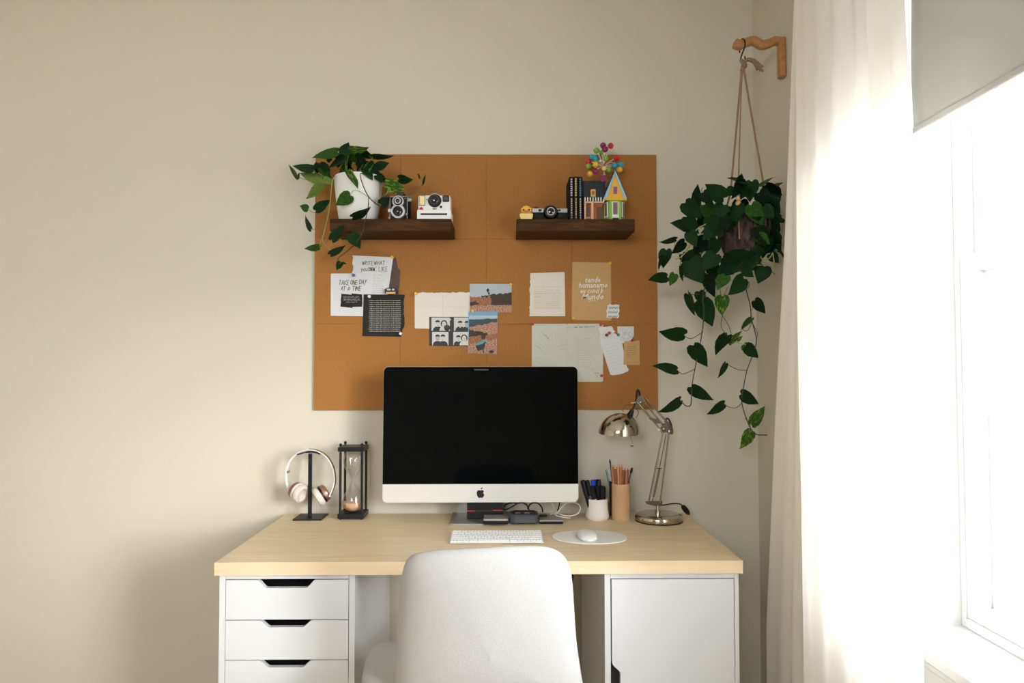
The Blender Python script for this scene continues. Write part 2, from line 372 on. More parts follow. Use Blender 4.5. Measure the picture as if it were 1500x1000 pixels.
# roller blind
bl = thing('roller_blind', (.935, .62, 2.2), 'off-white roller blind pulled part way down inside the window reveal', 'blind')
rows = []
for i in range(28):
    z = 1.79+(2.175-1.79)*i/27
    rows.append([Vector((.931+.0035*math.sin(k*.4+z*9)*(1-i/27), WIN_Y0+.04+(1.568-WIN_Y0-.04)*k/40+(.006*math.sin((z-1.79)*14) if k == 40 else 0), z)) for k in range(41)])
part('blind_fabric', MB().grid(rows), BLIND, bl, smooth=True, solid=.0012)
part('hem_bar', MB().box((.926, WIN_Y0+.04, 1.778), (.937, 1.566, 1.794)), BLIND, bl, bevel=.004)
part('roller', MB().cyl((.952, WIN_Y0+.02, 2.195), (.952, 1.58, 2.195), .021, n=20), WHITE_TRIM, bl, smooth=True)

# curtain and rod
ct = thing('curtain', (.765, 1.7, 0), 'long white cotton curtain hanging beside the window', 'curtain')
def cur_edge(z):      # left (wall side) edge in Y for each height
    t = (2.44-z)/2.44
    return 1.765+.285*min(1, t/.80)**1.15+.02*max(0, t-.8)
RX = [(0, .800), (.025, .772), (.05, .798), (.075, .762), (.10, .782), (.135, .748), (.22, .742), (.33, .752), (.45, .744), (.58, .754), (.70, .745), (.80, .752), (.92, .741), (1, .738)]
LX_ = [(0, .738), (.10, .762), (.25, .788), (.36, .784), (.50, .770), (.58, .776), (.72, .764), (.86, .768), (1, .757)]
def prof1(tab, t):
    for (a, x), (b_, y) in zip(tab, tab[1:]):
        if t <= b_:
            q = (t-a)/(b_-a); q = q*q*(3-2*q); return x+(y-x)*q
    return tab[-1][1]
rows = []
for i in range(49):
    z = .012+(2.44-.012)*i/48; y1 = cur_edge(z); y0 = 1.345+.045*max(0, (z-1.6)/.85); ym = min(1.745, y1-.035)
    r = []
    for k in range(91):
        u = k/90; x = prof1(RX, min(1, max(0, u+.012*math.sin(z*1.7)*math.sin(pi*u))))
        r.append(Vector((x+.006*noise.noise(Vector((u*5, z*1.1, 0))), y0+(ym-y0)*u, z)))
    for k in range(1, 61):
        u = k/60; x = prof1(LX_, u); y = ym+(y1-ym)*u
        r.append(Vector((x+.005*noise.noise(Vector((u*5+9, z*1.3, 0)))*u, y, z)))
    rows.append(r)
part('curtain_cloth', MB().grid(rows), CURT, ct, smooth=True)
rodm = BLACKM
rd = thing('curtain_rod', (.765, .6, 2.46), 'dark curtain rod above the window', 'curtain rod')
part('rod', MB().cyl((.765, -.6, 2.46), (.765, 2.05, 2.46), .011), rodm, rd, smooth=True)
part('finial', MB().ball((.765, 2.06, 2.46), .02), rodm, rd, smooth=True)
for y in (-.5, 1.95): part('rod_bracket', MB().box((.76, y, 2.445), (XW, y+.015, 2.475)), rodm, rd)

# ------------------------------------------------------------------ desk
DX0, DX1, DY0, DY1, DZ = -.768, .632, 1.8687, 2.4687, .734
tp = MB().box((DX0, DY0, .700), (DX1, DY1, DZ))
dk = thing('worktop', ((DX0+DX1)/2, (DY0+DY1)/2, .70), 'pale oak desk worktop lying across two white cabinets', 'worktop')
part('board', MB().box((DX0+.0015, DY0+.0015, .7005), (DX1-.0015, DY1, DZ)), OAK, dk, bevel=.001)
part('edge_band', MB().box((DX0, DY0, .700), (DX1, DY0+.0015, DZ-.0008)).box((DX0, DY0+.0015, .700), (DX0+.0015, DY1, DZ-.0008)).box((DX1-.0015, DY0+.0015, .700), (DX1, DY1, DZ-.0008)), OAK_EDGE, dk)
# drawer unit
def notched(x0, x1, z0, z1, cx, hw, dep, slope=.028):
    P = [(x0, z1), (x0, z0), (x1, z0), (x1, z1)]
    r = []
    n = 10
    for i in range(n+1):
        t = i/n; s = (1-math.cos(pi*t))/2; r.append((cx+hw-slope*t, z1-dep*s))
    for i in range(n+1):
        t = i/n; s = (1+math.cos(pi*t))/2; r.append((cx-hw+slope*(1-t), z1-dep*s))
    return P+r
UX0, UX1 = -.760, -.400; UY0, UY1 = 1.883, 2.455
du = thing('drawer_unit', ((UX0+UX1)/2, (UY0+UY1)/2, 0), 'white drawer unit under the left half of the desk', 'drawer unit')
bd = MB().box((UX0, UY0, .0), (UX0+.016, UY1, .6995)).box((UX1-.016, UY0, .0), (UX1, UY1, .6995))
bd.box((UX0+.016, UY0, .686), (UX1-.016, UY1, .6995)).box((UX0+.016, UY0, 0), (UX1-.016, UY1, .05)).box((UX0+.016, UY1-.01, .05), (UX1-.016, UY1, .686))
part('body', bd, LAQ, du, bevel=.001)
zt = .6835
for k, h in enumerate((.104, .1025, .1025, .155, .155)):
    z0 = zt-h; fx0, fx1 = UX0+.0175, UX1-.0175; cx = (fx0+fx1)/2-.003
    P = notched(fx0, fx1, z0, zt, cx, .079 if k == 0 else .071, .0215 if k == 0 else .018)
    d = part('drawer', MB().prism([(x, UY0+.001, z) for x, z in P], (0, .015, 0)), LAQ, du)
    bx = MB().box((fx0+.012, UY0+.018, z0+.012), (fx1-.012, UY0+.5, z0+.02)).box((fx0+.012, UY0+.018, z0+.02), (fx0+.02, UY0+.5, zt-.035)).box((fx1-.02, UY0+.018, z0+.02), (fx1-.012, UY0+.5, zt-.035))
    bx.box((fx0+.012, UY0+.49, z0+.02), (fx1-.012, UY0+.5, zt-.004)).box((fx0+.012, UY0+.05, zt-.034), (fx1-.012, UY0+.5, zt-.032))
    part('drawer_box', bx, DARKIN, d)  # box coloured near black for the shade seen through the notch
    zt = z0-.0025
# cabinet
KX0, KX1 = .265, .625
cb = thing('cabinet', ((KX0+KX1)/2, (UY0+UY1)/2, 0), 'white cabinet with one plain door under the right half of the desk', 'cabinet')
bd = MB().box((KX0, UY0, .0), (KX0+.016, UY1, .6995)).box((KX1-.012, UY0, .0), (KX1, UY1, .6995))
bd.box((KX0+.016, UY0, .684), (KX1-.012, UY1, .6995)).box((KX0+.016, UY0, 0), (KX1-.012, UY1, .05)).box((KX0+.016, UY1-.01, .05), (KX1-.012, UY1, .684))
part('body', bd, LAQ, cb, bevel=.001)
dx0, dx1, dz0, dz1 = KX0+.0195, KX1-.0135, .052, .6812
P = [(dx1, dz1), (dx0, dz1)]
for i in range(11):
    t = i/10; P.append((dx0+.022*(1-math.cos(pi*t))/2, .462-.03*t))
for i in range(11):
    t = i/10; P.append((dx0+.022*(1+math.cos(pi*t))/2, .30-.03*t))
P += [(dx0, dz0), (dx1, dz0)]
dr = part('door', MB().prism([(x, UY0+.001, z) for x, z in P], (0, .015, 0)), LAQ, cb)
part('inner_shadow_board', MB().box((KX0+.017, UY0+.02, .06), (KX1-.013, UY0+.022, .68)), DARKIN, cb)  # added black sheet, painting the shade behind the door cut-out
# power cable hanging behind the cabinet
cc = MB().tube([(.235, 2.44, .70), (.238, 2.45, .60), (.232, 2.452, .45), (.24, 2.45, .30), (.236, 2.45, .12), (.22, 2.44, .006), (.1, 2.43, .006)], .003, smooth=5)
one('hanging_cable', cc, BLACKM, (.235, 2.44, 0), 'thin black cable hanging down beside the cabinet behind the desk', 'cable', smooth=True)

# ------------------------------------------------------------------ cork board
BX0, BX1, BZ0, BZ1 = -.6769, .5431, 1.0946, 2.0071
BY = 2.4785
cbd = thing('cork_board', ((BX0+BX1)/2, WY-.005, BZ0), 'large brown cork board of twelve square tiles on the wall', 'cork board')
part('backing', MB().box((BX0+.001, BY+.004, BZ0+.001), (BX1-.001, WY-.0005, BZ1-.001)), CORKDARK, cbd)
tw, th = (BX1-BX0)/4, (BZ1-BZ0)/3
base = None
for r in range(3):
    for c in range(4):
        x0, z0 = BX0+tw*c, BZ0+th*r
        if base is None:
            base = part('cork_tile', MB().box((x0+.0003, BY, z0+.0003), (x0+tw-.0003, BY+.005, z0+th-.0003)), CORK, cbd, bevel=.0002, seg=1, loc=(x0+tw/2, BY, z0+th/2)); l0 = base.location.copy()
        else:
            o = base.copy(); COL.objects.link(o); o.location = l0+Vector((tw*c, rnd.uniform(-.0002, .0002), th*r))

# ------------------------------------------------------------------ shelves
SZ0, SZ1, SY0 = 1.699, 1.7385, 2.305
for x0, x1, lab in ((-.580, -.1785, 'dark walnut floating shelf at left under the potted trailing plant'), (.0385, .4325, 'dark walnut floating shelf at right under the books and toy house')):
    o = one('floating_shelf', MB().box((x0, SY0, SZ0), (x1, BY-.0008, SZ1)), WALNUT, ((x0+x1)/2, 2.39, SZ0), lab, 'shelf', bevel=.0012)

# ------------------------------------------------------------------ generic flat lettering helpers (all printed on thin sheets on the board)
def P2(x, y, k=0): return at(x, y, Y=BY-.0003-.0009*k)
def stroke(mb, pts, wd):
    # flat ribbon through 3D points lying on a plane parallel to XZ
    P = [Vector(p) for p in pts]
    for a, b in zip(P, P[1:]):
        d = b-a
        if d.length < 1e-7: continue
        d.normalize(); n = Vector((-d.z, 0, d.x))*(wd/2); e = d*(wd*.3)
        mb.add([a-n-e, b-n+e, b+n+e, a+n-e], [(0, 1, 2, 3)])
GLYPH = {
 'A': [[(0,0),(.45,1),(.85,0)],[(.18,.38),(.72,.42)]], 'D': [[(.05,0),(.05,1)],[(0,1),(.6,.85),(.8,.5),(.6,.12),(0,0)]],
 'E': [[(.7,1),(.05,1),(.05,0),(.7,0)],[(.05,.5),(.6,.52)]], 'H': [[(.05,0),(.05,1)],[(.7,0),(.7,1)],[(.05,.5),(.7,.5)]],
 'I': [[(.2,0),(.2,1)]], 'K': [[(.05,0),(.05,1)],[(.7,1),(.08,.45),(.75,0)]], 'L': [[(.05,1),(.05,0),(.65,0)]],
 'M': [[(0,0),(.12,1),(.45,.3),(.78,1),(.9,0)]], 'N': [[(.05,0),(.05,1),(.7,0),(.7,1)]],
 'O': [[(.4,1),(.08,.75),(.05,.3),(.35,0),(.7,.25),(.72,.75),(.4,1)]], 'R': [[(.05,0),(.05,1),(.55,.95),(.6,.6),(.08,.5),(.7,0)]],
 'T': [[(0,1),(.8,1.03)],[(.4,1),(.38,0)]], 'U': [[(.05,1),(.08,.2),(.35,0),(.65,.2),(.7,1)]],
 'W': [[(0,1),(.22,0),(.45,.75),(.68,0),(.9,1)]], 'X': [[(.05,0),(.75,1)],[(.05,1),(.75,0)]],
 'Y': [[(.05,1),(.38,.5),(.7,1)],[(.38,.5),(.1,-.25)]], 'y': [[(.05,.7),(.3,.2),(.6,.7)],[(.6,.7),(.2,-.3)]],
 'o': [[(.35,.65),(.08,.4),(.1,.1),(.35,0),(.6,.2),(.6,.5),(.35,.65)]], 'u': [[(.08,.65),(.1,.12),(.35,0),(.58,.2),(.6,.65)],[(.6,.2),(.65,0)]],
}
def hand(mb, text, px, py, hpx, k, wd=.0011, adv=.95, slant=.1, wdt=.8, tilt=0, jit=.04):
    r = random.Random(text)
    x = px
    for ch in text:
        if ch == ' ': x += hpx*.45*wdt; continue
        g = GLYPH[ch]; jx, jy = r.uniform(-jit, jit), r.uniform(-jit, jit)
        for s in g:
            stroke(mb, [P2(x+(u*wdt+v*slant+jx)*hpx, py-(v+jy)*hpx-tilt*(x-px), k) for u, v in s], wd)
        wid = max(u for s in g for u, v in s)
        x += (wid*wdt+.22*adv)*hpx
    return x
def words(mb, x0, x1, y, k, wd=.0009, seed=0, slope=0, wave=.35, lo=2.5, hi=7):
    r = random.Random(seed*131+int(y*7)); x = x0
    while x < x1-1:
        e = min(x1, x+r.uniform(lo, hi)); n = max(2, int((e-x)/.8))
        stroke(mb, [P2(x+(e-x)*i/n, y+slope*(x+(e-x)*i/n-x0)+wave*math.sin(i*2.1+y), k) for i in range(n+1)], wd)
        x = e+r.uniform(.9, 1.6)
def textmesh(mb, s, origin_, size, xdir=(1, 0, 0), zdir=(0, 0, 1), shear=0, spacing=1, align='LEFT', res=1, off=0, width=None):
    cu = bpy.data.curves.new('t', 'FONT'); cu.body = s; cu.size = size; cu.shear = shear; cu.space_character = spacing
    cu.align_x = align; cu.resolution_u = res; cu.offset = off; cu.fill_mode = 'FRONT'
    ob = bpy.data.objects.new('t', cu); COL.objects.link(ob)
    dg = bpy.context.evaluated_depsgraph_get(); me = bpy.data.meshes.new_from_object(ob.evaluated_get(dg))
    X, Z, O = Vector(xdir), Vector(zdir), Vector(origin_)
    sx = 1
    if width and len(me.vertices):
        xs = [v.co.x for v in me.vertices]; sx = width/(max(xs)-min(xs))
    mb.add([O+X*(v.co.x*sx)+Z*v.co.y for v in me.vertices], [list(p.vertices) for p in me.polygons])
    bpy.data.objects.remove(ob); bpy.data.curves.remove(cu); bpy.data.meshes.remove(me)
def torn(pts, edges, amp=.9, seed=1, step=2.2):
    r = random.Random(seed); out = []
    n = len(pts)
    for i in range(n):
        a, b = pts[i], pts[(i+1) % n]; out.append(a)
        if i in edges:
            L = math.hypot(b[0]-a[0], b[1]-a[1]); m = int(L/step); nx, ny = -(b[1]-a[1])/L, (b[0]-a[0])/L; d = 0
            for q in range(1, m):
                d = d*.55+r.uniform(-amp, amp); out.append((a[0]+(b[0]-a[0])*q/m+nx*d, a[1]+(b[1]-a[1])*q/m+ny*d))
    return out
def sheet(name, pts, k, m, label, cat, lift=0):
    P = [P2(x, y, k) for x, y in pts]
    c = sum(P, Vector())/len(P); root = thing(name, c, label, cat)
    part('sheet', MB().prism(P, (0, .0007, 0)), m, root)
    return root
def art(root, layers, k, name='print'):
    mats = []; mb = MB()
    for i, (m, pts) in enumerate(layers):
        if m not in mats: mats.append(m)
        mb.cur = mats.index(m); n = len(pts)
        P = [P2(x, y, k)+Vector((0, -.00006-.00004*i, 0)) for x, y in pts]
        nn = Vector()
        for q in range(n): nn += P[q].cross(P[(q+1) % n])
        if nn.y > 0: P.reverse()
        mb.add(P, [list(range(n))])
    return part(name, mb, mats, root)
def ell(cx, cy, rx, ry, n=12, a0=0, a1=2*pi): return [(cx+rx*math.cos(a0+(a1-a0)*i/(n-(0 if a1-a0 > 6.2 else 1))), cy+ry*math.sin(a0+(a1-a0)*i/(n-(0 if a1-a0 > 6.2 else 1)))) for i in range(n)]
def lettering(root, mb, m, name='lettering'):
    o = part(name, mb, m, root); o['kind'] = 'stuff'; return o
E0 = 1.02   # layer just above its own sheet (fraction of a layer)

# 1 mauve-brown torn sheet (behind)
sheet('torn_sheet', torn([(574, 378), (580, 377), (583, 393), (586, 395), (584, 431), (568, 431)], {2, 3}, .6, 3), 0, PAPM, 'narrow mauve-brown torn sheet behind the white WRITE WHAT YOU LIKE page', 'paper')
# 2 white page WRITE WHAT YOU KNOW LIKE
s = sheet('torn_page', torn([(516, 374), (576, 376.5), (568, 432), (518, 432)], {3}, .9, 4), 1, PAPW, 'white page torn at left, lettered WRITE WHAT YOU LIKE', 'paper')
mb = MB(); hand(mb, 'WRITE', 530.5, 388, 5.6, 1.3, .0015, .8, .05, .62); hand(mb, 'WHAT', 548, 388, 5.8, 1.3, .0015, .8, .05, .66)
hand(mb, 'you', 528.5, 397, 6, 1.3, .0015, .7, .05, .7); hand(mb, 'KNOW', 540, 397, 5.4, 1.3, .0015, .2, .05, .5); hand(mb, 'LIKE', 554.5, 397, 6.4, 1.3, .0015, .8, .05, .62)
stroke(mb, [P2(539, 391, 1.35), P2(552, 397.5, 1.35)], .0010); stroke(mb, [P2(539, 397.5, 1.35), P2(552, 390.5, 1.35)], .0010); stroke(mb, [P2(557, 398.6, 1.35), P2(564, 398.4, 1.35)], .0008)
lettering(s, mb, INK)
mb = MB()
for i, y in enumerate((402.5, 405, 407.5, 410.5, 413, 416, 419, 422, 425.5, 428.5)): words(mb, 546, 563-(i % 3)*2, y, 1.3, .0007, i, 0, .05)
lettering(s, mb, INKG, 'fine_print')
# 3 white card TAKE ONE DAY AT A TIME
s = sheet('white_card', [(484.6, 400.6), (536, 400.2), (536, 463), (484.3, 462.3)], 2, PAPW, 'white card lettered TAKE ONE DAY AT A TIME', 'card')
mb = MB(); hand(mb, 'TAKE', 496, 417, 6.4, 2.3, .0017, .6, .14, .62); hand(mb, 'ONE', 513, 416.5, 6.2, 2.3, .0017, .6, .14, .62); hand(mb, 'DAY', 526, 416, 6.4, 2.3, .0017, .4, .14, .6)
hand(mb, 'AT', 499, 425.5, 6, 2.3, .0017, .5, .14, .6); hand(mb, 'A', 509, 425.5, 6, 2.3, .0017, .5, .14, .6); hand(mb, 'TIME', 516, 425.5, 6.2, 2.3, .0017, .5, .14, .62)
lettering(s, mb, INK)
art(s, [(INK, torn([(500, 430), (515, 431.5), (515, 429.5), (530.5, 431), (531, 449), (516.5, 449.5), (516.5, 451), (499, 449)], {1, 3, 5, 7}, .4, 9))], 2.2, 'black_patch')
mb = MB()
for i, y in enumerate((434, 436, 438.2, 440.2, 442.2)): words(mb, 503+(i == 4)*4, 527-(i == 4)*4, y, 2.7, .0008, i+30, 0, .1)
lettering(s, mb, INKW, 'white_print')
# 4 dark card with sixteen white lines
s = sheet('dark_card', torn([(532.5, 431), (593, 431.5), (591.5, 455), (592.5, 473), (587, 493), (531, 492)], {1, 2, 3}, .7, 5), 3, PAPD, 'dark grey card with sixteen repeated lines of white lettering', 'card')
mb = MB()
for i in range(16):
    y = 440.4+i*2.99; x = 540.3+(i % 2)*.6-(i > 12)*.6
    textmesh(mb, 'I will not waste this tomorrow on the internet', P2(x, y+.2, 3.3), .0050, shear=.25, off=.00004, width=(587-541)/412)
lettering(s, mb, INKW)
# brick-like toy car clip
tc_ = thing('toy_car', P2(573, 431, 4), 'tiny black and yellow toy car pinned over the top of the dark card', 'toy car')
a, b = P2(563.5, 422, 4), P2(583, 431.5, 4)
part('body', MB().box((a.x+.002, a.y-.012, b.z+.004), (b.x-.002, a.y, a.z-.003)).box((a.x+.008, a.y-.012, a.z-.003), (b.x-.006, a.y, a.z)), BLACK, tc_, bevel=.001)
part('window', MB().box((a.x+.010, a.y-.0128, a.z-.009), (a.x+.023, a.y-.012, a.z-.003)).box((a.x+.028, a.y-.0128, a.z-.009), (a.x+.036, a.y-.012, a.z-.003)), SILV, tc_)
part('side_panel', MB().box((a.x+.007, a.y-.0136, b.z+.002), (b.x-.007, a.y-.012, b.z+.0085)), YEL, tc_)
# 5 cream torn page
s = sheet('cream_page', torn([(607.5, 431), (608, 428.5), (688, 428), (688, 481.5), (609, 481), (607.5, 480)], {1}, .8, 6), 1, PAPC, 'blank cream page with a torn top edge behind the photos', 'paper')
mb = MB(); stroke(mb, [P2(648.5, 430, 1.3), P2(648.5, 481, 1.3)], .0003); stroke(mb, [P2(609, 449, 1.3), P2(687, 449, 1.3)], .0003); lettering(s, mb, INKG, 'fold_line')
# 6 black and white photo strip
G1 = mat('photo_light', (.55, .55, .52), .6); G2 = mat('photo_skin', (.40, .39, .37), .6); G3 = mat('photo_black', (.010, .010, .011), .5); G4 = mat('photo_grey', (.13, .13, .13), .6)
s = sheet('photo_strip', [(628.8, 464), (690, 464), (690, 507), (628.8, 506.2)], 2, G3, 'black and white photo booth print of a couple in four frames', 'photo')
Lr = []
for (x0, x1, y0, y1, fs) in ((632, 659, 465, 484.3, ((641, 474, 1), (650.5, 475, 0))), (665, 688, 465, 484.3, ((674, 475, 1), (684, 475, 2))),
                             (633, 657, 486, 505.6, ((641, 495, 2), (649, 495, 1))), (664, 688, 486, 505.6, ((671.5, 496, 1), (680, 496, 0)))):
    Lr.append((G1, [(x0, y0), (x1, y0), (x1, y1), (x0, y1)]))
    for fx, fy, kd in fs:
        if kd == 0:
            Lr.append((G3, ell(fx, fy-1, 5, 5.4)));
        Lr.append((G3 if kd != 0 else G1, [(fx-7, y1), (fx-6, y1-4), (fx-2.5, y1-6.2), (fx+2.5, y1-6.2), (min(fx+6, x1), y1-4), (min(fx+7, x1), y1)]))
        Lr.append((G2 if kd == 2 else G1, ell(fx, fy, 3.3, 4.7)))
        if kd: Lr.append((G3, ell(fx, fy-2.2, 3.6, 3.2, 8, pi, 2*pi)))
        Lr.append((G4, ell(fx-1.3, fy-.3, .7, .45, 6))); Lr.append((G4, ell(fx+1.3, fy-.3, .7, .45, 6))); Lr.append((G4, ell(fx, fy+2.3, 1.1, .45, 6)))
Lr += [(G3, ell(655, 480, 4.6, 4.6)), (G1, [(655, 466), (658, 465), (661, 468), (659, 470)])]
art(s, Lr, 2.05)
# 7 desert photo top
ROCK = mottled('photo_rock', [(.38, (.02, .012, .010)), (.5, (.30, .10, .035)), (.62, (.55, .28, .15))], 260, .5, 4, (1, 1, 2.2))
ROCKL = mottled('photo_pale_rock', [(.38, (.05, .025, .018)), (.5, (.42, .20, .12)), (.62, (.60, .38, .27))], 240, .5, 4, (1, 1, 1.8))
SHRUB = mottled('photo_dark_ridge', [(.4, (.008, .007, .006)), (.62, (.09, .05, .025))], 300, .5, 3)
SKG = mat('photo_pale_sky', (.38, .44, .48), .5); SKB = mat('photo_blue_sky', (.13, .34, .55), .5); HILL = mottled('photo_blue_hills', [(.4, (.012, .03, .045)), (.6, (.06, .11, .14))], 300, .5, 3, (1, 1, 3))
s = sheet('desert_photo', [(688, 415.7), (749.5, 415.7), (749.5, 457.5), (688, 457.5)], 3, SKG, 'landscape photo of a lone figure on red desert rocks under pale sky', 'photo')
rr = random.Random(3)
def ridge(x0, x1, ya, yb, yend, n=14, j=1.2): return [(x0+(x1-x0)*i/n, ya+(yb-ya)*i/n+rr.uniform(-j, j)) for i in range(n+1)]+[(x1, yend), (x0, yend)]
art(s, [(SHRUB, ridge(705, 749.5, 433.5, 428, 448)), (ROCK, ridge(688, 720, 434, 436, 450)), (ROCKL, ridge(688, 749.5, 447.5, 446.5, 457.5, 16, .6)),
        (SHRUB, [(688, 443), (696, 441), (702, 445), (688, 448)]), (ROCK, [(715.5, 428), (717.5, 428), (719, 442), (713.5, 442)]), (G3, ell(714.6, 425, 2.1, 2.8, 8)), (G3, [(715, 427), (718, 430), (716.5, 431), (713.8, 428)])], 3.05)
# 8 canyon photo
s = sheet('canyon_photo', [(686, 456.5), (729, 456), (728, 518), (685.5, 517.5)], 4, SKB, 'portrait photo of a teal camp chair above a rocky canyon', 'photo')
art(s, [(SKG, [(687, 462), (728.6, 462), (728.5, 467), (687, 468)]), (HILL, ridge(687, 728.4, 467.5, 466, 485, 12, .6)), (ROCKL, ridge(687, 728.4, 479, 471, 500)), (SHRUB, ridge(687, 714, 483, 488, 494, 10, 1)),
        (ROCK, ridge(686, 728.2, 494, 488, 506)), (ROCKL, ridge(685.8, 728, 504, 496, 517.6, 12, 1)), (SHRUB, ell(700, 488, 9, 3.2)), (SHRUB, ell(708, 492, 3.4, 5)),
        (G3, [(697, 502), (712, 500), (709, 511), (700, 514), (697, 508)]), (TEAL, [(696, 503), (704, 500.5), (712, 496.5), (713.6, 498), (706, 504), (697, 506)]), (G3, [(707, 508), (708.5, 508), (709, 517), (707.5, 517)]), (G3, ell(720, 515, 3.5, 2.5, 8))], 4.05)
# 9 white letter with orange lines
s = sheet('printed_letter', torn([(777, 400), (827, 398.2), (828, 463), (775.8, 463)], {3}, .7, 8), 1, PAPC, 'white typed page with orange lines and a torn left edge', 'paper')
mb = MB(); mo = MB()
for i, y in enumerate((420, 424.5, 427, 429.5, 432, 434.3, 436.7, 439.2, 441.5)): words(mb if i else mo, 782.3, 821, y, 1.3, .0006, i+5, 0, .05)
for i, y in enumerate((443.5, 445.7, 448, 450.2, 452)): words(mo, 782.5, 821, y, 1.3, .0009, i+50, -.01, .05)
words(mo, 782, 792, 434.3, 1.35, .001, 77)
lettering(s, mb, INKG, 'grey_print'); lettering(s, mo, INKO, 'orange_print')
# 10 kraft print
s = sheet('kraft_print', [(838, 383.8), (895, 384.5), (895.5, 469.5), (837.5, 468.2)], 1, KRAFT, 'kraft paper print with white brush lettering ending in mundo', 'print')
mb = MB()
for t, x0, x1, y, sz in (('tende', 856.5, 879, 413.5, .028), ('humanamo', 847, 890, 421.3, .026), ('eu conci b', 849.5, 883, 429.3, .026), ('Mundo', 851.5, 884, 438.7, .030)):
    textmesh(mb, t, P2(x0, y, 1.3), sz, shear=.3, off=.0004, width=(x1-x0)/412, zdir=(0, 0, 1), xdir=(1, 0, .015))
stroke(mb, [P2(862, 441.5, 1.3), P2(866, 440.2, 1.3), P2(873, 440.3, 1.3)], .0014)
lettering(s, mb, INKW)
# 11 small sticker
s = sheet('scalloped_sticker', [(890, 447), (893, 445.3), (898, 446.5), (902, 445.8), (907.5, 446.3), (906.5, 451), (907.7, 455), (906, 459), (907, 463), (905, 466), (899, 465.2), (894, 466), (888, 464.5), (889, 459), (888.2, 455), (890, 451)], 2, PAPW, 'small pale scalloped note with three inked words beside the kraft print', 'note')
mb = MB()
for y, x0, x1 in ((450.5, 892, 905), (457, 890.5, 904.5), (463.5, 890.5, 904.5)):
    n = 12; stroke(mb, [P2(x0+(x1-x0)*i/n, y+(1.6 if i % 2 else -1.4), 2.3) for i in range(n+1)], .0011)
lettering(s, mb, INK)
# 12 notebook spread
def blob_round(x0, y0, x1, y1, r): 
    out = []
    for cx, cy, a in ((x0+r, y0+r, pi), (x1-r, y0+r, 1.5*pi), (x1-r, y1-r, 0), (x0+r, y1-r, .5*pi)):
        out += [(cx+r*math.cos(a+i*pi/8), cy+r*math.sin(a+i*pi/8)) for i in range(5)]
    return out
s = sheet('sketch_page', [(779, 474), (830.5, 474), (830.5, 557), (779, 557)], 1, PAPG, 'off-white sheet with a pencil drawing of an open hand', 'paper')
mb = MB()
def ps(mb, pts, wd=.0005, k=1.3): stroke(mb, [P2(x, y, k) for x, y in pts], wd)
for pts in (((784, 499), (793, 506), (804, 515)), ((783, 504), (790, 508), (800, 519)), ((791, 489), (793, 486), (796, 489), (803, 500), (808, 508)), ((790, 490), (797, 502), (806, 512)),
            ((808, 486), (811, 484), (814, 488), (814, 500), (817, 508)), ((808, 487), (809, 498), (812, 509)), ((783, 525), (788, 523), (798, 526)), ((783, 527), (790, 531), (801, 535)), ((815, 509), (820, 506), (830, 505)), ((830, 514), (826, 510), (822, 512))): ps(mb, pts)
ps(mb, ((797, 489), (799, 492), (800, 491), (803, 496), (803.5, 494.5), (806, 499)), .0013); ps(mb, ((787, 507), (789, 509), (789, 508), (791, 511)), .0009)
ps(mb, ((784, 476), (800, 475.7)), .0006); 
for i in range(9): words(mb, 815+i*.8, 830, 487+i*3, 1.3, .0005, i+90, 0, .2)
lettering(s, mb, INKG, 'pencil_lines')
s = sheet('diary_page', blob_round(830.6, 474, 883.5, 559, 2.2), 1.3, PAPG, 'off-white sheet with a column of handwriting, its lower corner past the monitor', 'paper')
mb = MB(); mk = MB()
for i in range(16): words(mb, 843.5, 867-(i % 4), 496+i*2.75, 1.6, .0006, i+9, -.02, .3)
for i in range(3): words(mb, 832, 841, 477.5+i*1.9, 1.6, .0005, i+3, 0, .2)
for x, y in ((833, 518), (836, 521), (834, 524), (838, 519), (835, 527), (840, 525), (871, 490), (874, 492), (877, 489), (880, 491), (875, 495)): ps(mb, ((x, y), (x+1.2, y+.8)), .0008, 1.6)
ps(mb, ((840, 495), (845, 492)), .0006, 1.6)
for x0, x1 in ((841, 846), (848, 854), (856, 862)): ps(mk, [(x0+(x1-x0)*i/5, 480-(i % 2)*1.6-(x0-841)*.04) for i in range(6)], .0012, 1.6)
ps(mk, [(863+i*1.5, 479.5-(i % 2)*2.2) for i in range(7)], .0009, 1.6)
ps(mk, ((871, 546), (873, 547), (875, 545.5), (877, 547.5)), .0012, 1.6); ps(mk, ((873, 549), (875, 551), (874, 553)), .001, 1.6)
ps(mb, ((863, 542), (867, 538), (870, 541), (866, 544)), .0006, 1.6)
lettering(s, mb, INKG, 'handwriting'); lettering(s, mk, INK, 'inked_words')
part('scribble_frame', (lambda q: (ps(q, ((840, 494), (840, 541)), .0003, 1.6), q)[1])(MB()), INKG, s)
# 13 white tag note tilted
s = sheet('white_tag_note', [(879, 492), (881, 486), (896, 484.5), (900, 488), (903, 489), (911, 500), (916, 527), (918.5, 537), (921, 541), (920, 543.5), (911, 547.5), (898, 549.7), (894, 548.5), (885, 520), (879.5, 503)], 2.6, PAPW, 'tilted white tag-shaped note with faint pink handwriting', 'note')
mb = MB()
for i in range(9): words(mb, 882+i*1.8, 905+i*.9, 506+i*4.3, 2.9, .0006, i+60, -.22, .3)
lettering(s, mb, INKP, 'handwriting')
mb = MB(); words(mb, 882, 897, 489.5, 2.9, .0009, 3, -.05); words(mb, 880, 896, 494.5, 2.9, .0008, 8, -.04); lettering(s, mb, INKB, 'heading')
s = sheet('blue_scrap', [(876, 480), (895, 477.5), (898, 480), (898.5, 483), (902, 486), (880, 489)], 2.2, PAPW, 'torn pale blue-white scrap above the tilted tag note', 'paper')
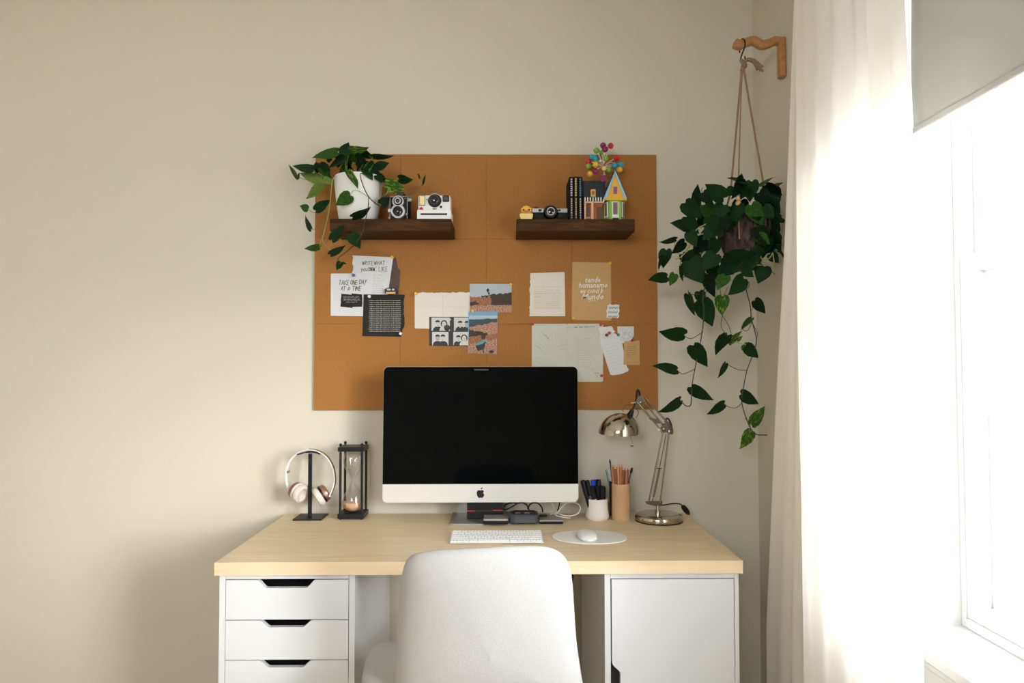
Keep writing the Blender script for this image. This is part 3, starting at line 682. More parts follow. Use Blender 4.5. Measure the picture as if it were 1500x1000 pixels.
s = sheet('doodle_sticker', torn([(904.5, 478), (928.5, 478), (928.3, 492), (925, 498), (918, 501.5), (908, 502), (905, 495)], {3, 4}, .6, 2), 3.4, PAPW, 'white sticker with a pastel lilac doodle over the tag note', 'sticker')
mb = MB()
for a, b_, r in ((917, 493, 5.5), (917, 493, 3.2), (914, 484, 3), (922, 483, 3.4), (911, 496, 2.4), (923, 490, 2.6)): stroke(mb, [P2(x, y, 3.7) for x, y in ell(a, b_, r, r, 12)+[(a+r, b_)]], .0009)
lettering(s, mb, INKB, 'doodle'); mb = MB(); 
for a, b_, r in ((910, 482, 2), (925, 495, 1.6), (915, 488, 1.8)): stroke(mb, [P2(x, y, 3.75) for x, y in ell(a, b_, r, r, 9)+[(a+r, b_)]], .001)
lettering(s, mb, INKP, 'pink_doodle')
s = sheet('kraft_note', [(914.5, 499.5), (936.8, 498.6), (937, 534.5), (913.5, 534)], 4, KRAFT, 'small kraft note with dark handwriting under the doodle sticker', 'note')
mb = MB()
for i, y in enumerate((508, 510.5, 513.5, 516.5, 519, 522, 531)): words(mb, 917+(i % 2), 931-(i == 5)*6, y, 4.3, .0007, i+40, -.05, .35)
lettering(s, mb, INK, 'handwriting')
# push pins
def pin(px, py, k, m, lab):
    p = P2(px, py, k); y = p.y
    r = thing('push_pin', (p.x, y, p.z), lab, 'push pin')
    part('head', MB().lathe([(.0050, .0), (.0052, .0015), (.0030, .003), (.0028, .0075), (.0044, .009), (.0047, .0115), (.0038, .0125)], (p.x, y-.0002, p.z), (0, -1, 0), 14), m, r, smooth=True)
PY = mat('yellow_pin', (.72, .42, .02), .35); PG = mat('green_pin', (.01, .20, .12), .35); PR = mat('red_pin', (.42, .02, .02), .35); PB = mat('blue_pin', (.01, .10, .30), .35); PW = mat('white_pin', (.8, .8, .78), .35)
for a in ((575, 377, 2, PY, 'yellow push pin at the top right corner of the WRITE WHAT page'), (518.3, 403, 3, PB, 'blue push pin joining the white card and the white page'),
          (541.5, 434.3, 4, PW, 'white push pin at the top left of the dark card'), (587, 488.5, 4, PW, 'white push pin at the bottom right of the dark card'),
          (609.5, 430.3, 2, PY, 'yellow push pin at the top left of the cream page'), (748, 417, 4, PY, 'yellow push pin at the top right of the desert photo'),
          (692.5, 455.5, 5, PY, 'yellow push pin at the top of the canyon photo'), (893, 385.8, 2, PY, 'yellow push pin at the top right of the kraft print'),
          (840, 465.3, 2, PY, 'yellow push pin at the bottom left of the kraft print'), (780.5, 474.5, 2.3, PR, 'red push pin at the top left of the hand sketch'),
          (880, 475.5, 3, PR, 'red push pin at the top right of the diary page'), (881, 550, 3, PR, 'red push pin at the bottom right of the diary page'),
          (892.5, 487.5, 4, PR, 'red push pin in the head of the tag note'), (888.5, 490.5, 4, CORKDARK, 'dark brown push pin in the tag note beside a red one'),
          (905.5, 490.3, 5, PG, 'dark green push pin at the left of the doodle sticker'), (926.5, 498, 5.2, PR, 'red push pin holding the small kraft note')): pin(*a)

# ------------------------------------------------------------------ pothos leaves
EDGE = [(0, 0), (-.10, .17), (-.05, .36), (.15, .49), (.42, .46), (.68, .29), (.88, .11), (1, 0)]
MIDX = [0, .02, .09, .22, .44, .69, .88, 1]
LEAFMESH = {}
def leafmesh(var, mk, name='leaf'):
    if (var, mk) in LEAFMESH: return LEAFMESH[var, mk]
    arch, fold = ((.10, .16), (.22, .22), (.05, .28))[var]
    vs = []; fs = []
    def zz(x, y): return -arch*(x-.35)**2*1.6+fold*abs(y)*(1-.5*x)-.35*abs(y)**2
    n = len(EDGE)
    for i in range(n):
        ex, ey = EDGE[i]; mx_ = MIDX[i]
        for t in (-1, -.55, 0, .55, 1):
            x = mx_+(ex-mx_)*abs(t); y = ey*t; vs.append((x, y, zz(x, y)+(.015 if t == 0 else 0)*-1))
    for i in range(n-1):
        for c in range(4): fs.append((i*5+c, i*5+c+1, (i+1)*5+c+1, (i+1)*5+c))
    me = bpy.data.meshes.new(name); me.from_pydata(vs, [], fs); me.materials.append(LEAFS[mk])
    me.polygons.foreach_set('use_smooth', [True]*len(me.polygons)); LEAFMESH[var, mk] = me; return me
def leaf(root, b, t, wpx, Y, mk='d', dy=0, up=None, name='leaf'):
    B = at(b[0], b[1], Y=Y); T = at(t[0], t[1], Y=Y+dy)
    ax = T-B; L = ax.length; ax.normalize(); sc = Y/F
    W = .86*L; wv = wpx*sc
    if wv >= W: W = wv; th = .15
    else: th = math.acos(max(.22, wv/W))
    s = 1 if (rnd.random() < .5 if up is None else up) else -1
    v = (CAM-B).normalized(); n = (v-ax*v.dot(ax)).normalized()
    n = Matrix.Rotation(s*th, 3, ax) @ n; sd = n.cross(ax)
    o = bpy.data.objects.new(name, leafmesh(rnd.randrange(3), mk)); COL.objects.link(o)
    M3 = Matrix((ax*L, sd*W, n*L)).transposed()
    m4 = M3.to_4x4(); m4.translation = B-origin(root); o.parent = root; o.matrix_local = m4
    return o
def stemtube(root, pts, Y, r, m, name='stem', smooth=4, r1=None, dY=None):
    P = [at(x, y, Y=Y if dY is None else Y+dY*i/(len(pts)-1)) for i, (x, y) in enumerate(pts)]
    return part(name, MB().tube(P, r, 6, smooth, r1), m, root, smooth=True)

# left plant
pc = at(525, 300, Y=2.388); PX = pc.x
pl = thing('potted_pothos', (PX, 2.388, SZ1), 'trailing green plant in a white pot on the left shelf', 'potted plant')
ztop = at(525, 262, Y=2.388).z+.004
h = ztop-SZ1-.0005
part('pot', MB().lathe([(.0, 0), (.060, 0), (.064, .006), (.070, h*.25), (.0765, h*.55), (.081, h*.85), (.0815, h*.97), (.0795, h), (.0765, h-.001), (.074, h*.85), (.06, h*.8), (0, h*.8)], (PX, 2.388, SZ1+.0005), n=40, cap=False), POTW, pl, smooth=True)
part('soil', MB().lathe([(0, h*.80), (.066, h*.8), (.0735, h*.84), (.06, h*.87), (0, h*.89)], (PX, 2.388, SZ1), n=24, cap=False), SOIL, pl, smooth=True)
LV = [((494,222),(456,229),15,2.34,'m',1),((503,226),(511,208),18,2.33,'d',0),((513,220),(541,219),13,2.32,'v',1),((459,248),(428,241),14,2.33,'d',1),((436,259),(422,241),7,2.32,'m',0),
 ((474,265),(438,251),17,2.33,'l',1),((472,270),(449,293),15,2.32,'l',0),((508,230),(480,246),12,2.34,'d',1),((479,244),(468,254),10,2.36,'d',1),((510,250),(525,276),13,2.29,'v',0),
 ((513,286),(492,301),21,2.29,'m',0),((463,308),(484,292),15,2.34,'d',0),((451,306),(439,301),12,2.34,'m',0),((455,336),(444.5,316),8,2.33,'d',0),((486,351),(503,328),15,2.29,'d',0),
 ((468,362),(445,363),11,2.34,'m',1),((484,373),(507,360),11,2.29,'d',1),((514,343),(528,364),20,2.285,'d',0),((499,384),(493,396),10,2.29,'d',0),((500,385),(508,386),4,2.29,'d',0),((517,319),(545,306),13,2.285,'k',1),
 ((546,230),(577,230),9,2.36,'d',1),((552,245),(570,238),14,2.36,'d',0),((529,252),(548,236),16,2.33,'v',0),((534,246),(546,264),15,2.32,'d',0),((584,262),(605,265),14,2.36,'d',1),
 ((566,270),(594,277),21,2.32,'v',1),((558,301),(571,288),17,2.33,'k',0),((619,270),(623,254),4,2.36,'d',0),((615,261),(612,254),3,2.36,'m',0),
 ((466,240),(462,256),12,2.36,'d',0),((474,262),(490,270),11,2.33,'l',0),((437,262),(438,252),4,2.33,'m',0),((500,232),(494,246),10,2.38,'d',0),((515,232),(530,228),12,2.38,'m',1),((522,238),(536,246),10,2.37,'d',1),
 ((545,250),(560,262),11,2.36,'d',0),((505,240),(518,250),9,2.38,'k',1),((540,240),(528,262),12,2.35,'k',0),((484,236),(478,228),9,2.39,'d',0),((556,262),(572,268),9,2.37,'k',0),((510,226),(524,238),12,2.36,'m',1),((548,232),(540,224),8,2.37,'m',1),
 ((470,238),(485,250),9,2.38,'k',0),((520,228),(540,242),15,2.35,'d',1),((536,236),(522,256),17,2.34,'d',0),((495,226),(508,240),14,2.36,'k',0),((548,240),(534,262),16,2.33,'d',0),((512,236),(498,256),13,2.37,'m',0),((530,222),(548,232),12,2.37,'d',1),((470,246),(486,262),12,2.36,'m',0),((552,256),(566,268),13,2.34,'d',0)]
for b, t, wp, Y, mk, up in LV: leaf(pl, b, t, wp, Y, mk, 0, up)
SV = [([(492,258),(487,264),(485,280),(483,300),(479,322),(474,342),(473,352),(480,362),(488,370)],2.325,.0017,STEML),([(545,262),(528,254),(532,272),(540,288),(550,298),(557,301)],2.292,.0017,STEMD),
 ([(540,289),(539,305),(534,328),(531,340),(520,357),(508,368),(496,378),(495,386),(499,385)],2.287,.0016,STEMD),([(540,289),(528,281),(518,279),(513,286)],2.289,.0009,STEM),
 ([(451,306),(458,311),(470,312),(481,309)],2.33,.0009,STEM),([(455,335),(463,336),(473,330)],2.33,.0009,STEM),([(468,361),(471,350),(474,342)],2.335,.0009,STEML),([(486,351),(488,358),(492,360)],2.29,.0009,STEM),
 ([(496,377),(490,378),(484,377),(484,373)],2.288,.0009,STEM),([(436,259),(448,263),(465,268),(480,262)],2.33,.001,STEM),([(494,222),(496,232),(502,250),(512,258)],2.36,.001,STEM),([(503,226),(506,240),(508,258)],2.36,.001,STEM),([(513,220),(508,240),(510,260)],2.35,.001,STEML),
 ([(459,248),(465,255),(474,264),(490,262)],2.34,.0012,STEM),([(508,230),(506,245),(514,258)],2.35,.001,STEML),([(546,230),(540,245),(532,258)],2.36,.001,STEML),([(552,245),(545,252),(535,262)],2.36,.001,STEM),
 ([(566,270),(560,266),(548,262),(538,263)],2.34,.0012,STEM),([(584,262),(575,270),(562,268),(548,264)],2.36,.0012,STEM),([(558,300),(553,296),(556,290),(566,284),(569,276)],2.32,.001,STEML),([(570,276),(585,282),(600,285),(608,282),(617,272),(619,266)],2.36,.0013,STEM),
 ([(601,264),(604,272),(603,278)],2.36,.0008,STEM),([(479,244),(482,255),(487,262)],2.36,.001,STEMD),([(615,270),(616,262)],2.36,.0009,STEM)]
for pts, Y, r, m in SV: stemtube(pl, pts, Y, r, m)

# ------------------------------------------------------------------ bracket, hook, hanging planter
BYH = 2.208
def bp2(x, y, Y=BYH): return at(x, y, Y=Y)
br = thing('wall_bracket', bp2(1150, 60), 'curvy wooden wall bracket on the wall beside the curtain', 'bracket')
mb = MB(); top = [(1072, 58), (1080, 55), (1090, 62), (1104, 54), (1116, 60), (1130, 56), (1140, 54), (1151, 60)]
cen = [(1075, 63), (1084, 66), (1094, 62), (1104, 60), (1115, 66), (1126, 64), (1136, 60), (1147, 63)]
P = spline([bp2(x, y) for x, y in cen], 4)
rows = []
for i, p in enumerate(P):
    t = (P[min(i+1, len(P)-1)]-P[max(i-1, 0)]).normalized(); nn = Vector((-t.z, 0, t.x)); hh = .0135*(1.15 if i < 5 else 1); 
    if i == 0: hh *= .6
    ring = []
    for q in range(12):
        a = 2*pi*q/12; cc_, ss_ = math.cos(a), math.sin(a)
        ring.append(p+nn*(hh*(abs(cc_)**.6)*(1 if cc_ > 0 else -1))+Vector((0, .014*(abs(ss_)**.6)*(1 if ss_ > 0 else -1), 0)))
    rows.append(ring)
mb.grid(rows, True); mb.add(rows[0], [tuple(range(12))]); mb.add(rows[-1], [tuple(reversed(range(12)))])
part('arm', mb, BRACKET, br, smooth=True)
zb, ztp = bp2(1146, 114).z, bp2(1146, 56).z
part('wall_plate', MB().box((XW-.021, BYH-.016, zb), (XW-.0006, BYH+.016, ztp)), BRACKET, br, bevel=.005)
hk = thing('s_hook', bp2(1089, 78), 'black metal S hook hanging from the wooden wall bracket', 'hook')
part('wire', MB().tube([bp2(1083.5, 77, BYH+.016), bp2(1083.5, 66, BYH+.021), bp2(1087, 57, BYH), bp2(1091, 60, BYH-.022), bp2(1091, 68, BYH-.024), bp2(1087.5, 78, BYH-.004), bp2(1085, 86, BYH), bp2(1086, 91, BYH+.004), bp2(1091, 90, BYH+.003), bp2(1091, 82, BYH)], (.0021), 8, 5), BLACKM, hk, smooth=True)
hg = thing('rope_hanger', bp2(1087, 92), 'jute rope plant hanger with a frayed knot and wooden beads', 'plant hanger')
HX = at(1090, 350, Y=BYH).x
ang = {0: 200, 1: 262, 2: -28}
def rp(px, py, Y): return at(px, py, Y=Y)
PR_ = .078
zrim = at(1085, 312, Y=BYH).z
for i, (pts) in enumerate(([(1087, 96, BYH), (1083, 140, BYH), (1071, 270, BYH-.01), (1064, 305, BYH-.02)], [(1088, 96, BYH), (1085.5, 140, BYH-.01), (1082, 262, BYH-.055), (1082, 305, BYH-.082), (1083, 350, BYH-.088)], [(1089, 96, BYH), (1096, 140, BYH+.005), (1117, 262, BYH+.02), (1123, 305, BYH+.02)])):
    part('rope', MB().tube([rp(*q) for q in pts], .0032 if i != 1 else .0022, 7, 4), ROPE, hg, smooth=True)
kn = part('knot', MB().tube([rp(1086, 88, BYH), rp(1089, 93, BYH-.006), rp(1092, 96, BYH), rp(1088, 100, BYH+.006), rp(1087, 104, BYH)], .0065, 8, 4), ROPE, hg, smooth=True)
for i in range(22):
    a = rnd.uniform(-1, 1); b_ = rnd.uniform(-1, 1)
    part('rope_strand', MB().tube([rp(1089, 92+a, BYH+.004*b_), rp(1096+rnd.uniform(-1, 1), 87+2*a, BYH+.008*b_), rp(1106+rnd.uniform(-2, 2), 90+3*a, BYH+.010*b_), rp(1112+rnd.uniform(-4, 6), 99+5*a+rnd.uniform(-3, 4), BYH+.014*b_)], .0028, 6, 4), ROPE, hg, smooth=True)
for x, y in ((1081.8, 290), (1081.5, 298)): part('bead', MB().ball(rp(x, y, BYH-.086), .0095, 14, 8), BEAD, hg, smooth=True)
HC = Vector((HX, BYH, 0)); zb_ = at(1085, 396, Y=BYH).z
part('rope_cradle', MB().tube([HC+Vector((.05*math.cos(a), .05*math.sin(a), zb_+.012)) for a in [2*pi*i/16 for i in range(17)]], .003, 6), ROPE, hg, smooth=True)
hp_ = thing('hanging_pothos', (HX, BYH, zb_), 'lush dark green trailing plant in a hanging husk basket by the curtain', 'hanging plant')
hh = zrim-zb_
part('basket', MB().lathe([(0, 0), (.030, 0), (.050, hh*.12), (.068, hh*.38), (.0745, hh*.65), (.070, hh), (.064, hh), (.05, hh*.85), (0, hh*.85)], (HX, BYH, zb_), n=30, cap=False), BASKET, hp_, smooth=True)
for i in range(26):
    a = 2*pi*i/26+rnd.uniform(-.05, .05); dv = Vector((math.cos(a), math.sin(a), 0)); sd = Vector((-dv.y, dv.x, 0)); rows = []
    for q in range(7):
        t = q/6; r_ = .034+(.0775-.034)*min(1, (t*1.5))**.75-.006*max(0, t-.7)/.3+.004*(i % 2); wq = .012*math.sin(pi*min(1, .12+t*.9))+.002
        c_ = Vector((HX, BYH, zb_+.01+hh*.95*t))+dv*r_; rows.append([c_-sd*wq, c_+dv*.004, c_+sd*wq])
    part('husk', MB().grid(rows), BASKET, hp_, smooth=True)
Y0 = BYH
HV = [((1018,300),(1023,269),16,'d'),((1004,297),(1028,321),26,'d'),((1015,332),(982,325),20,'d'),((1060,290),(1033,269),26,'d'),((1032,300),(1050,326),24,'m'),((1092,266),(1065,259),7,'d'),((1087,262),(1072,292),17,'k'),((1088,262),(1085,253),4,'d'),
 ((1101,266),(1098,296),24,'d'),((1113,272),(1134,256),6,'m'),((1130,273),(1148,266),6,'d'),((1122,271),(1146,287),17,'k'),((1101,300),(1118,331),26,'m'),((1082,300),(1075,332),22,'d'),((1124,290),(1143,318),24,'d'),((1134,322),(1120,370),26,'d'),
 ((990,351),(966,356),9,'d'),((976,366),(971,393),20,'d'),((971,375),(964,396),6,'k'),((1003,355),(984,372),16,'k'),((977,405),(949,409),17,'d'),((988,401),(981,419),14,'m'),((997,390),(999,413),7,'k'),((1010,382),(1029,415),38,'d'),((1036,402),(1044,437),20,'k'),
 ((1062,380),(1110,373),24,'d'),((1120,390),(1111,415),26,'d'),((1090,395),(1104,407),15,'d'),((1063,403),(1049,424),20,'m'),((1090,408),(1069,433),24,'d'),((1106,440),(1122,459),17,'k'),((1008,431),(1017,463),13,'d'),((1024,427),(1030,447),17,'d'),((1028,441),(1045,478),30,'d'),
 ((1058,434),(1056,462),22,'v'),((1002,491),(965,487),22,'d'),((1016,506),(1036,538),25,'d'),((1065,490),(1045,518),18,'d'),((1067,503),(1086,483),11,'v'),((1080,498),(1088,492),6,'v'),((1101,466),(1085,483),9,'m'),((1093,507),(1112,524),19,'d'),((1090,505),(1102,520),14,'v'),
 ((991,541),(956,534),16,'d'),((1013,568),(1044,590),19,'d'),((997,587),(966,607),15,'d'),((1063,532),(1052,554),9,'d'),((1086,577),(1113,591),19,'d'),((1061,592),(1036,608),14,'d'),((1102,621),(1122,595),18,'v'),((1101,632),(1085,658),18,'v'),
 ((1020,370),(1000,390),22,'d'),((1035,350),(1015,372),26,'k'),((1047,330),(1030,352),24,'d'),((1010,340),(1020,362),20,'d'),((1048,372),(1030,396),26,'d'),((1055,392),(1075,402),20,'k'),((1130,340),(1142,368),22,'d'),((1110,345),(1128,358),18,'m'),((1040,312),(1020,332),26,'k'),
 ((1060,300),(1046,322),24,'d'),((1112,282),(1128,300),24,'k'),((1065,278),(1080,284),16,'d'),((1118,304),(1134,320),22,'d'),((1052,345),(1058,330),14,'k'),((1128,372),(1142,385),16,'d'),((1115,362),(1100,378),18,'d'),((1040,385),(1052,412),22,'d'),((1078,385),(1064,404),22,'d'),((1005,318),(1022,344),22,'d'),
 ((1000,372),(1012,392),15,'k'),((1030,282),(1044,300),20,'k'),((1134,276),(1140,300),18,'d'),((1095,276),(1084,292),14,'k'),((1140,352),(1130,334),14,'k'),((1038,318),(1051,346),22,'d'),((1050,350),(1040,379),21,'d'),((1112,333),(1123,362),22,'k'),((1122,348),(1110,383),25,'d'),((1056,386),(1082,382),20,'k'),((1090,390),(1114,377),20,'d'),((1060,318),(1068,340),18,'k')]
for i, (b, t, wp, mk) in enumerate(HV):
    dense = b[1] < 425
    Y = Y0+(rnd.uniform(-.10, .03) if dense else rnd.uniform(-.02, .03))
    if 1050 < b[0] < 1118 and b[1] < 345: Y = Y0-rnd.uniform(.085, .11)
    elif 1045 < b[0] < 1120 and b[1] < 400: Y = Y0-rnd.uniform(.07, .10)
    if b[0] > 1118: Y = Y0-rnd.uniform(.0, .05)
    leaf(hp_, b, t, wp, Y, mk, 0)
# random inner foliage wrapping the basket
for i in range(46):
    a = rnd.uniform(0, 2*pi); r_ = rnd.uniform(.055, .105); z = zrim+rnd.uniform(-.13, .06)
    p = Vector((HX+r_*math.cos(a)*1.15, BYH+r_*math.sin(a), z))
    if p.x > .865: continue
    if p.y < BYH-.02 and abs(p.x-HX) < .055 and z < zrim-.012: continue     # leave the basket's face open
    ax = (Vector((math.cos(a), math.sin(a), rnd.uniform(-1.6, .2)))).normalized(); L = rnd.uniform(.045, .07)
    if (p+ax*L).x > .88: ax.x = -abs(ax.x)
    n = Vector((math.cos(a), math.sin(a), .6)); n = (n-ax*n.dot(ax)).normalized(); sd = n.cross(ax)
    o = bpy.data.objects.new('leaf', leafmesh(rnd.randrange(3), rnd.choice('ddk'))); COL.objects.link(o)
    m4 = Matrix((ax*L, sd*L*.85, n*L)).transposed().to_4x4(); m4.translation = p-origin(hp_); o.parent = hp_; o.matrix_local = m4
HS = [([(1042,395),(1030,430),(1031,455),(1030,474),(1027,495),(1022,520),(1018,540),(1014,562),(1013,578),(1012,592),(1008,595),(1003,593),(997,587)],.0016,STEMD),
 ([(1085,400),(1090,415),(1095,432),(1099,448),(1101,468),(1105,482),(1108,497),(1106,510),(1101,524),(1094,543),(1090,562),(1087,580),(1087,592),(1093,612),(1100,628),(1108,636),(1124,637)],.0016,STEMD),
 ([(1030,486),(1015,495),(1008,495),(1002,491)],.0011,STEMD),([(1018,540),(1006,546),(998,547),(991,541)],.0011,STEMD),([(1013,572),(1013,568)],.001,STEMD),([(1094,542),(1080,541),(1063,532)],.001,STEMD),
 ([(1087,590),(1078,597),(1068,596),(1061,592)],.001,STEMD),([(1092,612),(1098,622),(1102,621)],.001,STEMD),([(1102,470),(1096,483),(1090,484),(1087,480),(1086,478)],.001,STEMD),([(1101,455),(1106,440)],.001,STEMD),
 ([(1101,470),(1109,487),(1109,493),(1107,496)],.0008,STEMD),([(1058,462),(1056,476),(1060,485),(1065,490)],.0009,STEMD),([(1058,462),(1068,478),(1071,490)],.0009,STEMD),([(1075,500),(1090,505),(1093,507)],.0007,STEM),
 ([(1054,418),(1056,432),(1058,434)],.001,STEM),([(1066,420),(1060,434)],.0008,STEM),([(1024,431),(1010,431),(1008,424)],.001,STEMD),([(1040,395),(1035,425),(1028,441)],.001,STEMD),
 ([(1050,322),(1030,330),(1019,338),(1012,358),(1000,374),(990,380)],.0018,STEML),([(1000,374),(990,368),(988,352)],.001,STEM),([(1010,404),(998,406),(988,401)],.001,STEMD),([(1000,374),(996,388),(997,390)],.001,STEM),([(1040,294),(1028,280),(1030,275)],.001,STEMD),
 ([(1085,415),(1096,412),(1097,420),(1092,424)],.0009,STEMD),([(1132,370),(1127,378),(1118,380),(1114,376)],.0018,STEML),([(1132,370),(1134,385),(1134,399)],.0016,STEML),([(1130,398),(1136,402)],.0012,STEMD),([(1065,393),(1080,397),(1092,391)],.0009,STEMD),([(1088,389),(1120,388)],.0009,STEML)]
for pts, r, m in HS: stemtube(hp_, pts, Y0-(.08 if pts[0][1] < 400 and m is STEML else 0), r, m)

# ------------------------------------------------------------------ left shelf objects
Z1 = SZ1+.0003
# twin-lens camera
Yc = 2.318
xa, xb = at(571, 300, Y=Yc).x, at(597, 300, Y=Yc).x; zt_ = at(585, 287.5, Y=Yc).z
tl = thing('twin_lens_camera', ((xa+xb)/2, Yc+.03, Z1), 'vintage black and silver twin-lens camera on the left shelf', 'camera')
part('body', MB().box((xa, Yc, Z1), (xb, Yc+.085, zt_)), BLACKM, tl, bevel=.003)
fr = MB()
for x0, x1, z0, z1 in ((xa, xa+.0018, Z1, zt_), (xb-.0018, xb, Z1, zt_), (xa, xb, zt_-.0018, zt_), (xa, xb, Z1, Z1+.0018)): fr.box((x0, Yc-.0012, z0), (x1, Yc, z1))
part('trim_frame', fr, SILVD, tl)
hc = (xa+xb)/2+.002
part('viewing_hood', MB().box((hc-.018, Yc+.004, zt_), (hc+.018, Yc+.05, zt_+.006)).box((hc-.012, Yc+.008, zt_+.006), (hc+.014, Yc+.045, zt_+.017)), BLACK, tl, bevel=.0015)
ux, uz = at(583.5, 295, Y=Yc).x, at(583.5, 295.3, Y=Yc).z; lx, lz = at(583.5, 310, Y=Yc).x, at(583.5, 310.3, Y=Yc).z
part('lens_plate', MB().lathe([(.020, 0), (.020, .006), (.0185, .008)], (ux, Yc-.0005, uz), (0, -1, 0), 30).lathe([(.0245, 0), (.0245, .007), (.0225, .010)], (lx, Yc-.0005, lz), (0, -1, 0), 30).box((ux-.015, Yc-.006, lz), (ux+.015, Yc-.0005, uz)), SILV, tl, smooth=True)
vl = part('viewing_lens', MB().lathe([(.0145, .008), (.0145, .012), (.012, .013)], (ux, Yc, uz), (0, -1, 0), 26), BLACK, tl, smooth=True)
part('lens_ring', MB().lathe([(.0105, .012), (.0105, .0155), (.007, .0155)], (ux, Yc, uz), (0, -1, 0), 26), SILV, vl, smooth=True)
part('lens_glass', MB().lathe([(.0072, .0155), (.0060, .0164), (0, .0168)], (ux, Yc, uz), (0, -1, 0), 20), LENSG, vl, smooth=True)
tlens = part('taking_lens', MB().lathe([(.0165, .008), (.0165, .014), (.0135, .015)], (lx, Yc, lz), (0, -1, 0), 26), BLACK, tl, smooth=True)
part('lens_glass', MB().lathe([(.0125, .0145), (.010, .0165), (0, .0172)], (lx, Yc, lz), (0, -1, 0), 24), LENSG, tlens, smooth=True)
part('lever', MB().box((lx-.033, Yc-.008, lz-.002), (lx-.022, Yc-.004, lz+.008)).ball((lx-.029, Yc-.006, lz-.022), .004).ball((lx+.028, Yc-.006, lz-.010), .004), SILV, tl, smooth=True)
part('focus_knob', MB().cyl((xb, Yc+.012, uz+.008), (xb+.012, Yc+.012, uz+.008), .0065).ball((xb-.008, Yc-.002, uz+.010), .0022), SILV, tl, smooth=True)
# instant camera
Yi = 2.318
def ip(x, y, Y=Yi): p = at(x, y, Y=Y); return p.x, p.z
x0, z0 = ip(610.8, 320.3); x1, z1 = ip(660.5, 284.8); z0 = Z1
ic = thing('instant_camera', ((x0+x1)/2, Yi+.04, Z1), 'white instant camera with black lens and rainbow mark on the left shelf', 'camera')
xm = (x0+x1)/2; _, zm = ip(635, 307)
def rrect(x0, x1, z0, z1, r, n=5, corners=(1, 1, 1, 1)):
    out = []
    for q, (cx, cz, a) in enumerate(((x1-r, z1-r, 0), (x0+r, z1-r, pi/2), (x0+r, z0+r, pi), (x1-r, z0+r, 1.5*pi))):
        if corners[q]: out += [(cx+r*math.cos(a+i*pi/2/n), cz+r*math.sin(a+i*pi/2/n)) for i in range(n+1)]
        else: out.append(((x1, x0, x0, x1)[q], (z1, z1, z0, z0)[q]))
    return out
part('upper_body', MB().prism([(x, Yi+.012, z) for x, z in rrect(x0+.003, x1-.003, zm-.004, z1, .006, corners=(1, 1, 0, 0))], (0, .06, 0)), CAMW, ic, bevel=.0015)
part('lower_body', MB().prism([(x, Yi, z) for x, z in rrect(x0, x1, z0, zm, .003)], (0, .09, 0)), CAMW, ic, bevel=.0012)
sx0, sz0 = ip(616, 314.9); sx1, sz1 = ip(655, 312.3)
part('print_slot', MB().box((sx0, Yi-.0008, sz0), (sx1, Yi+.001, sz1)), BLACK, ic)
fx0, fz0 = ip(614.3, 301.5, Yi+.012); fx1, fz1 = ip(623, 286.5, Yi+.012)
fl = part('flash', MB().box((fx0, Yi+.009, fz0), (fx1, Yi+.0125, fz1)), SILVD, ic, bevel=.0008)
part('flash_window', MB().box((fx0+.0022, Yi+.008, fz0+.0022), (fx1-.0022, Yi+.0095, fz1-.0028)), YELL, fl)
lx, lz = ip(637, 294.3, Yi+.012)
lb = part('lens_barrel', MB().lathe([(.0225, 0), (.0225, .006), (.020, .008), (.0195, .016), (.0175, .018)], (lx, Yi+.0125, lz), (0, -1, 0), 36), BLACK, ic, smooth=True)
part('lens_collar', MB().lathe([(.0245, 0), (.0245, .004), (.0225, .005)], (lx, Yi+.0125, lz), (0, -1, 0), 36), CAMW, ic, smooth=True)
part('lens_glass', MB().lathe([(.0125, .0175), (.010, .019), (0, .0195)], (lx, Yi+.0125, lz), (0, -1, 0), 28), LENSG, lb, smooth=True)
vx0, vz0 = ip(648.3, 295.8, Yi+.012); vx1, vz1 = ip(658, 286.3, Yi+.012)
vf = part('viewfinder', MB().prism([(x, Yi+.0095, z) for x, z in rrect(vx0, vx1, vz0, vz1, .003)], (0, .003, 0)), BLACK, ic)
part('viewfinder_glass', MB().box((vx0+.003, Yi+.0088, vz0+.004), (vx1-.003, Yi+.0096, vz1-.004)), LENSG, vf)
for x, y, r in ((626, 292.3, .003), (646, 303, .0042)):
    a, b_ = ip(x, y, Yi+.012); part('sensor', MB().cyl((a, Yi+.0125, b_), (a, Yi+.0105, b_), r), BLACK, ic, smooth=True)
a, b_ = ip(617, 306, Yi+.01)
part('shutter_button', MB().lathe([(.0065, 0), (.0065, .0035), (.005, .005), (0, .0055)], (a, Yi+.013, b_), (0, -1, 0), 20), RED, ic, smooth=True)
for q, m in enumerate((ORA, BROWNP, RED, GRN, TURQ)):
    a0_, zz0 = ip(633.8+q*1.15, 306.9, Yi+.012); a1_, zz1 = ip(634.9+q*1.15, 304.2, Yi+.012)
    part('rainbow_stripe', MB().box((a0_, Yi+.0115, zz0), (a1_, Yi+.0122, zz1)), m, ic)

# ------------------------------------------------------------------ right shelf objects
Yr = 2.32
def rx(x, Y=Yr): return at(x, 310, Y=Y).x
def rz(y, Y=Yr): return at(800, y, Y=Y).z
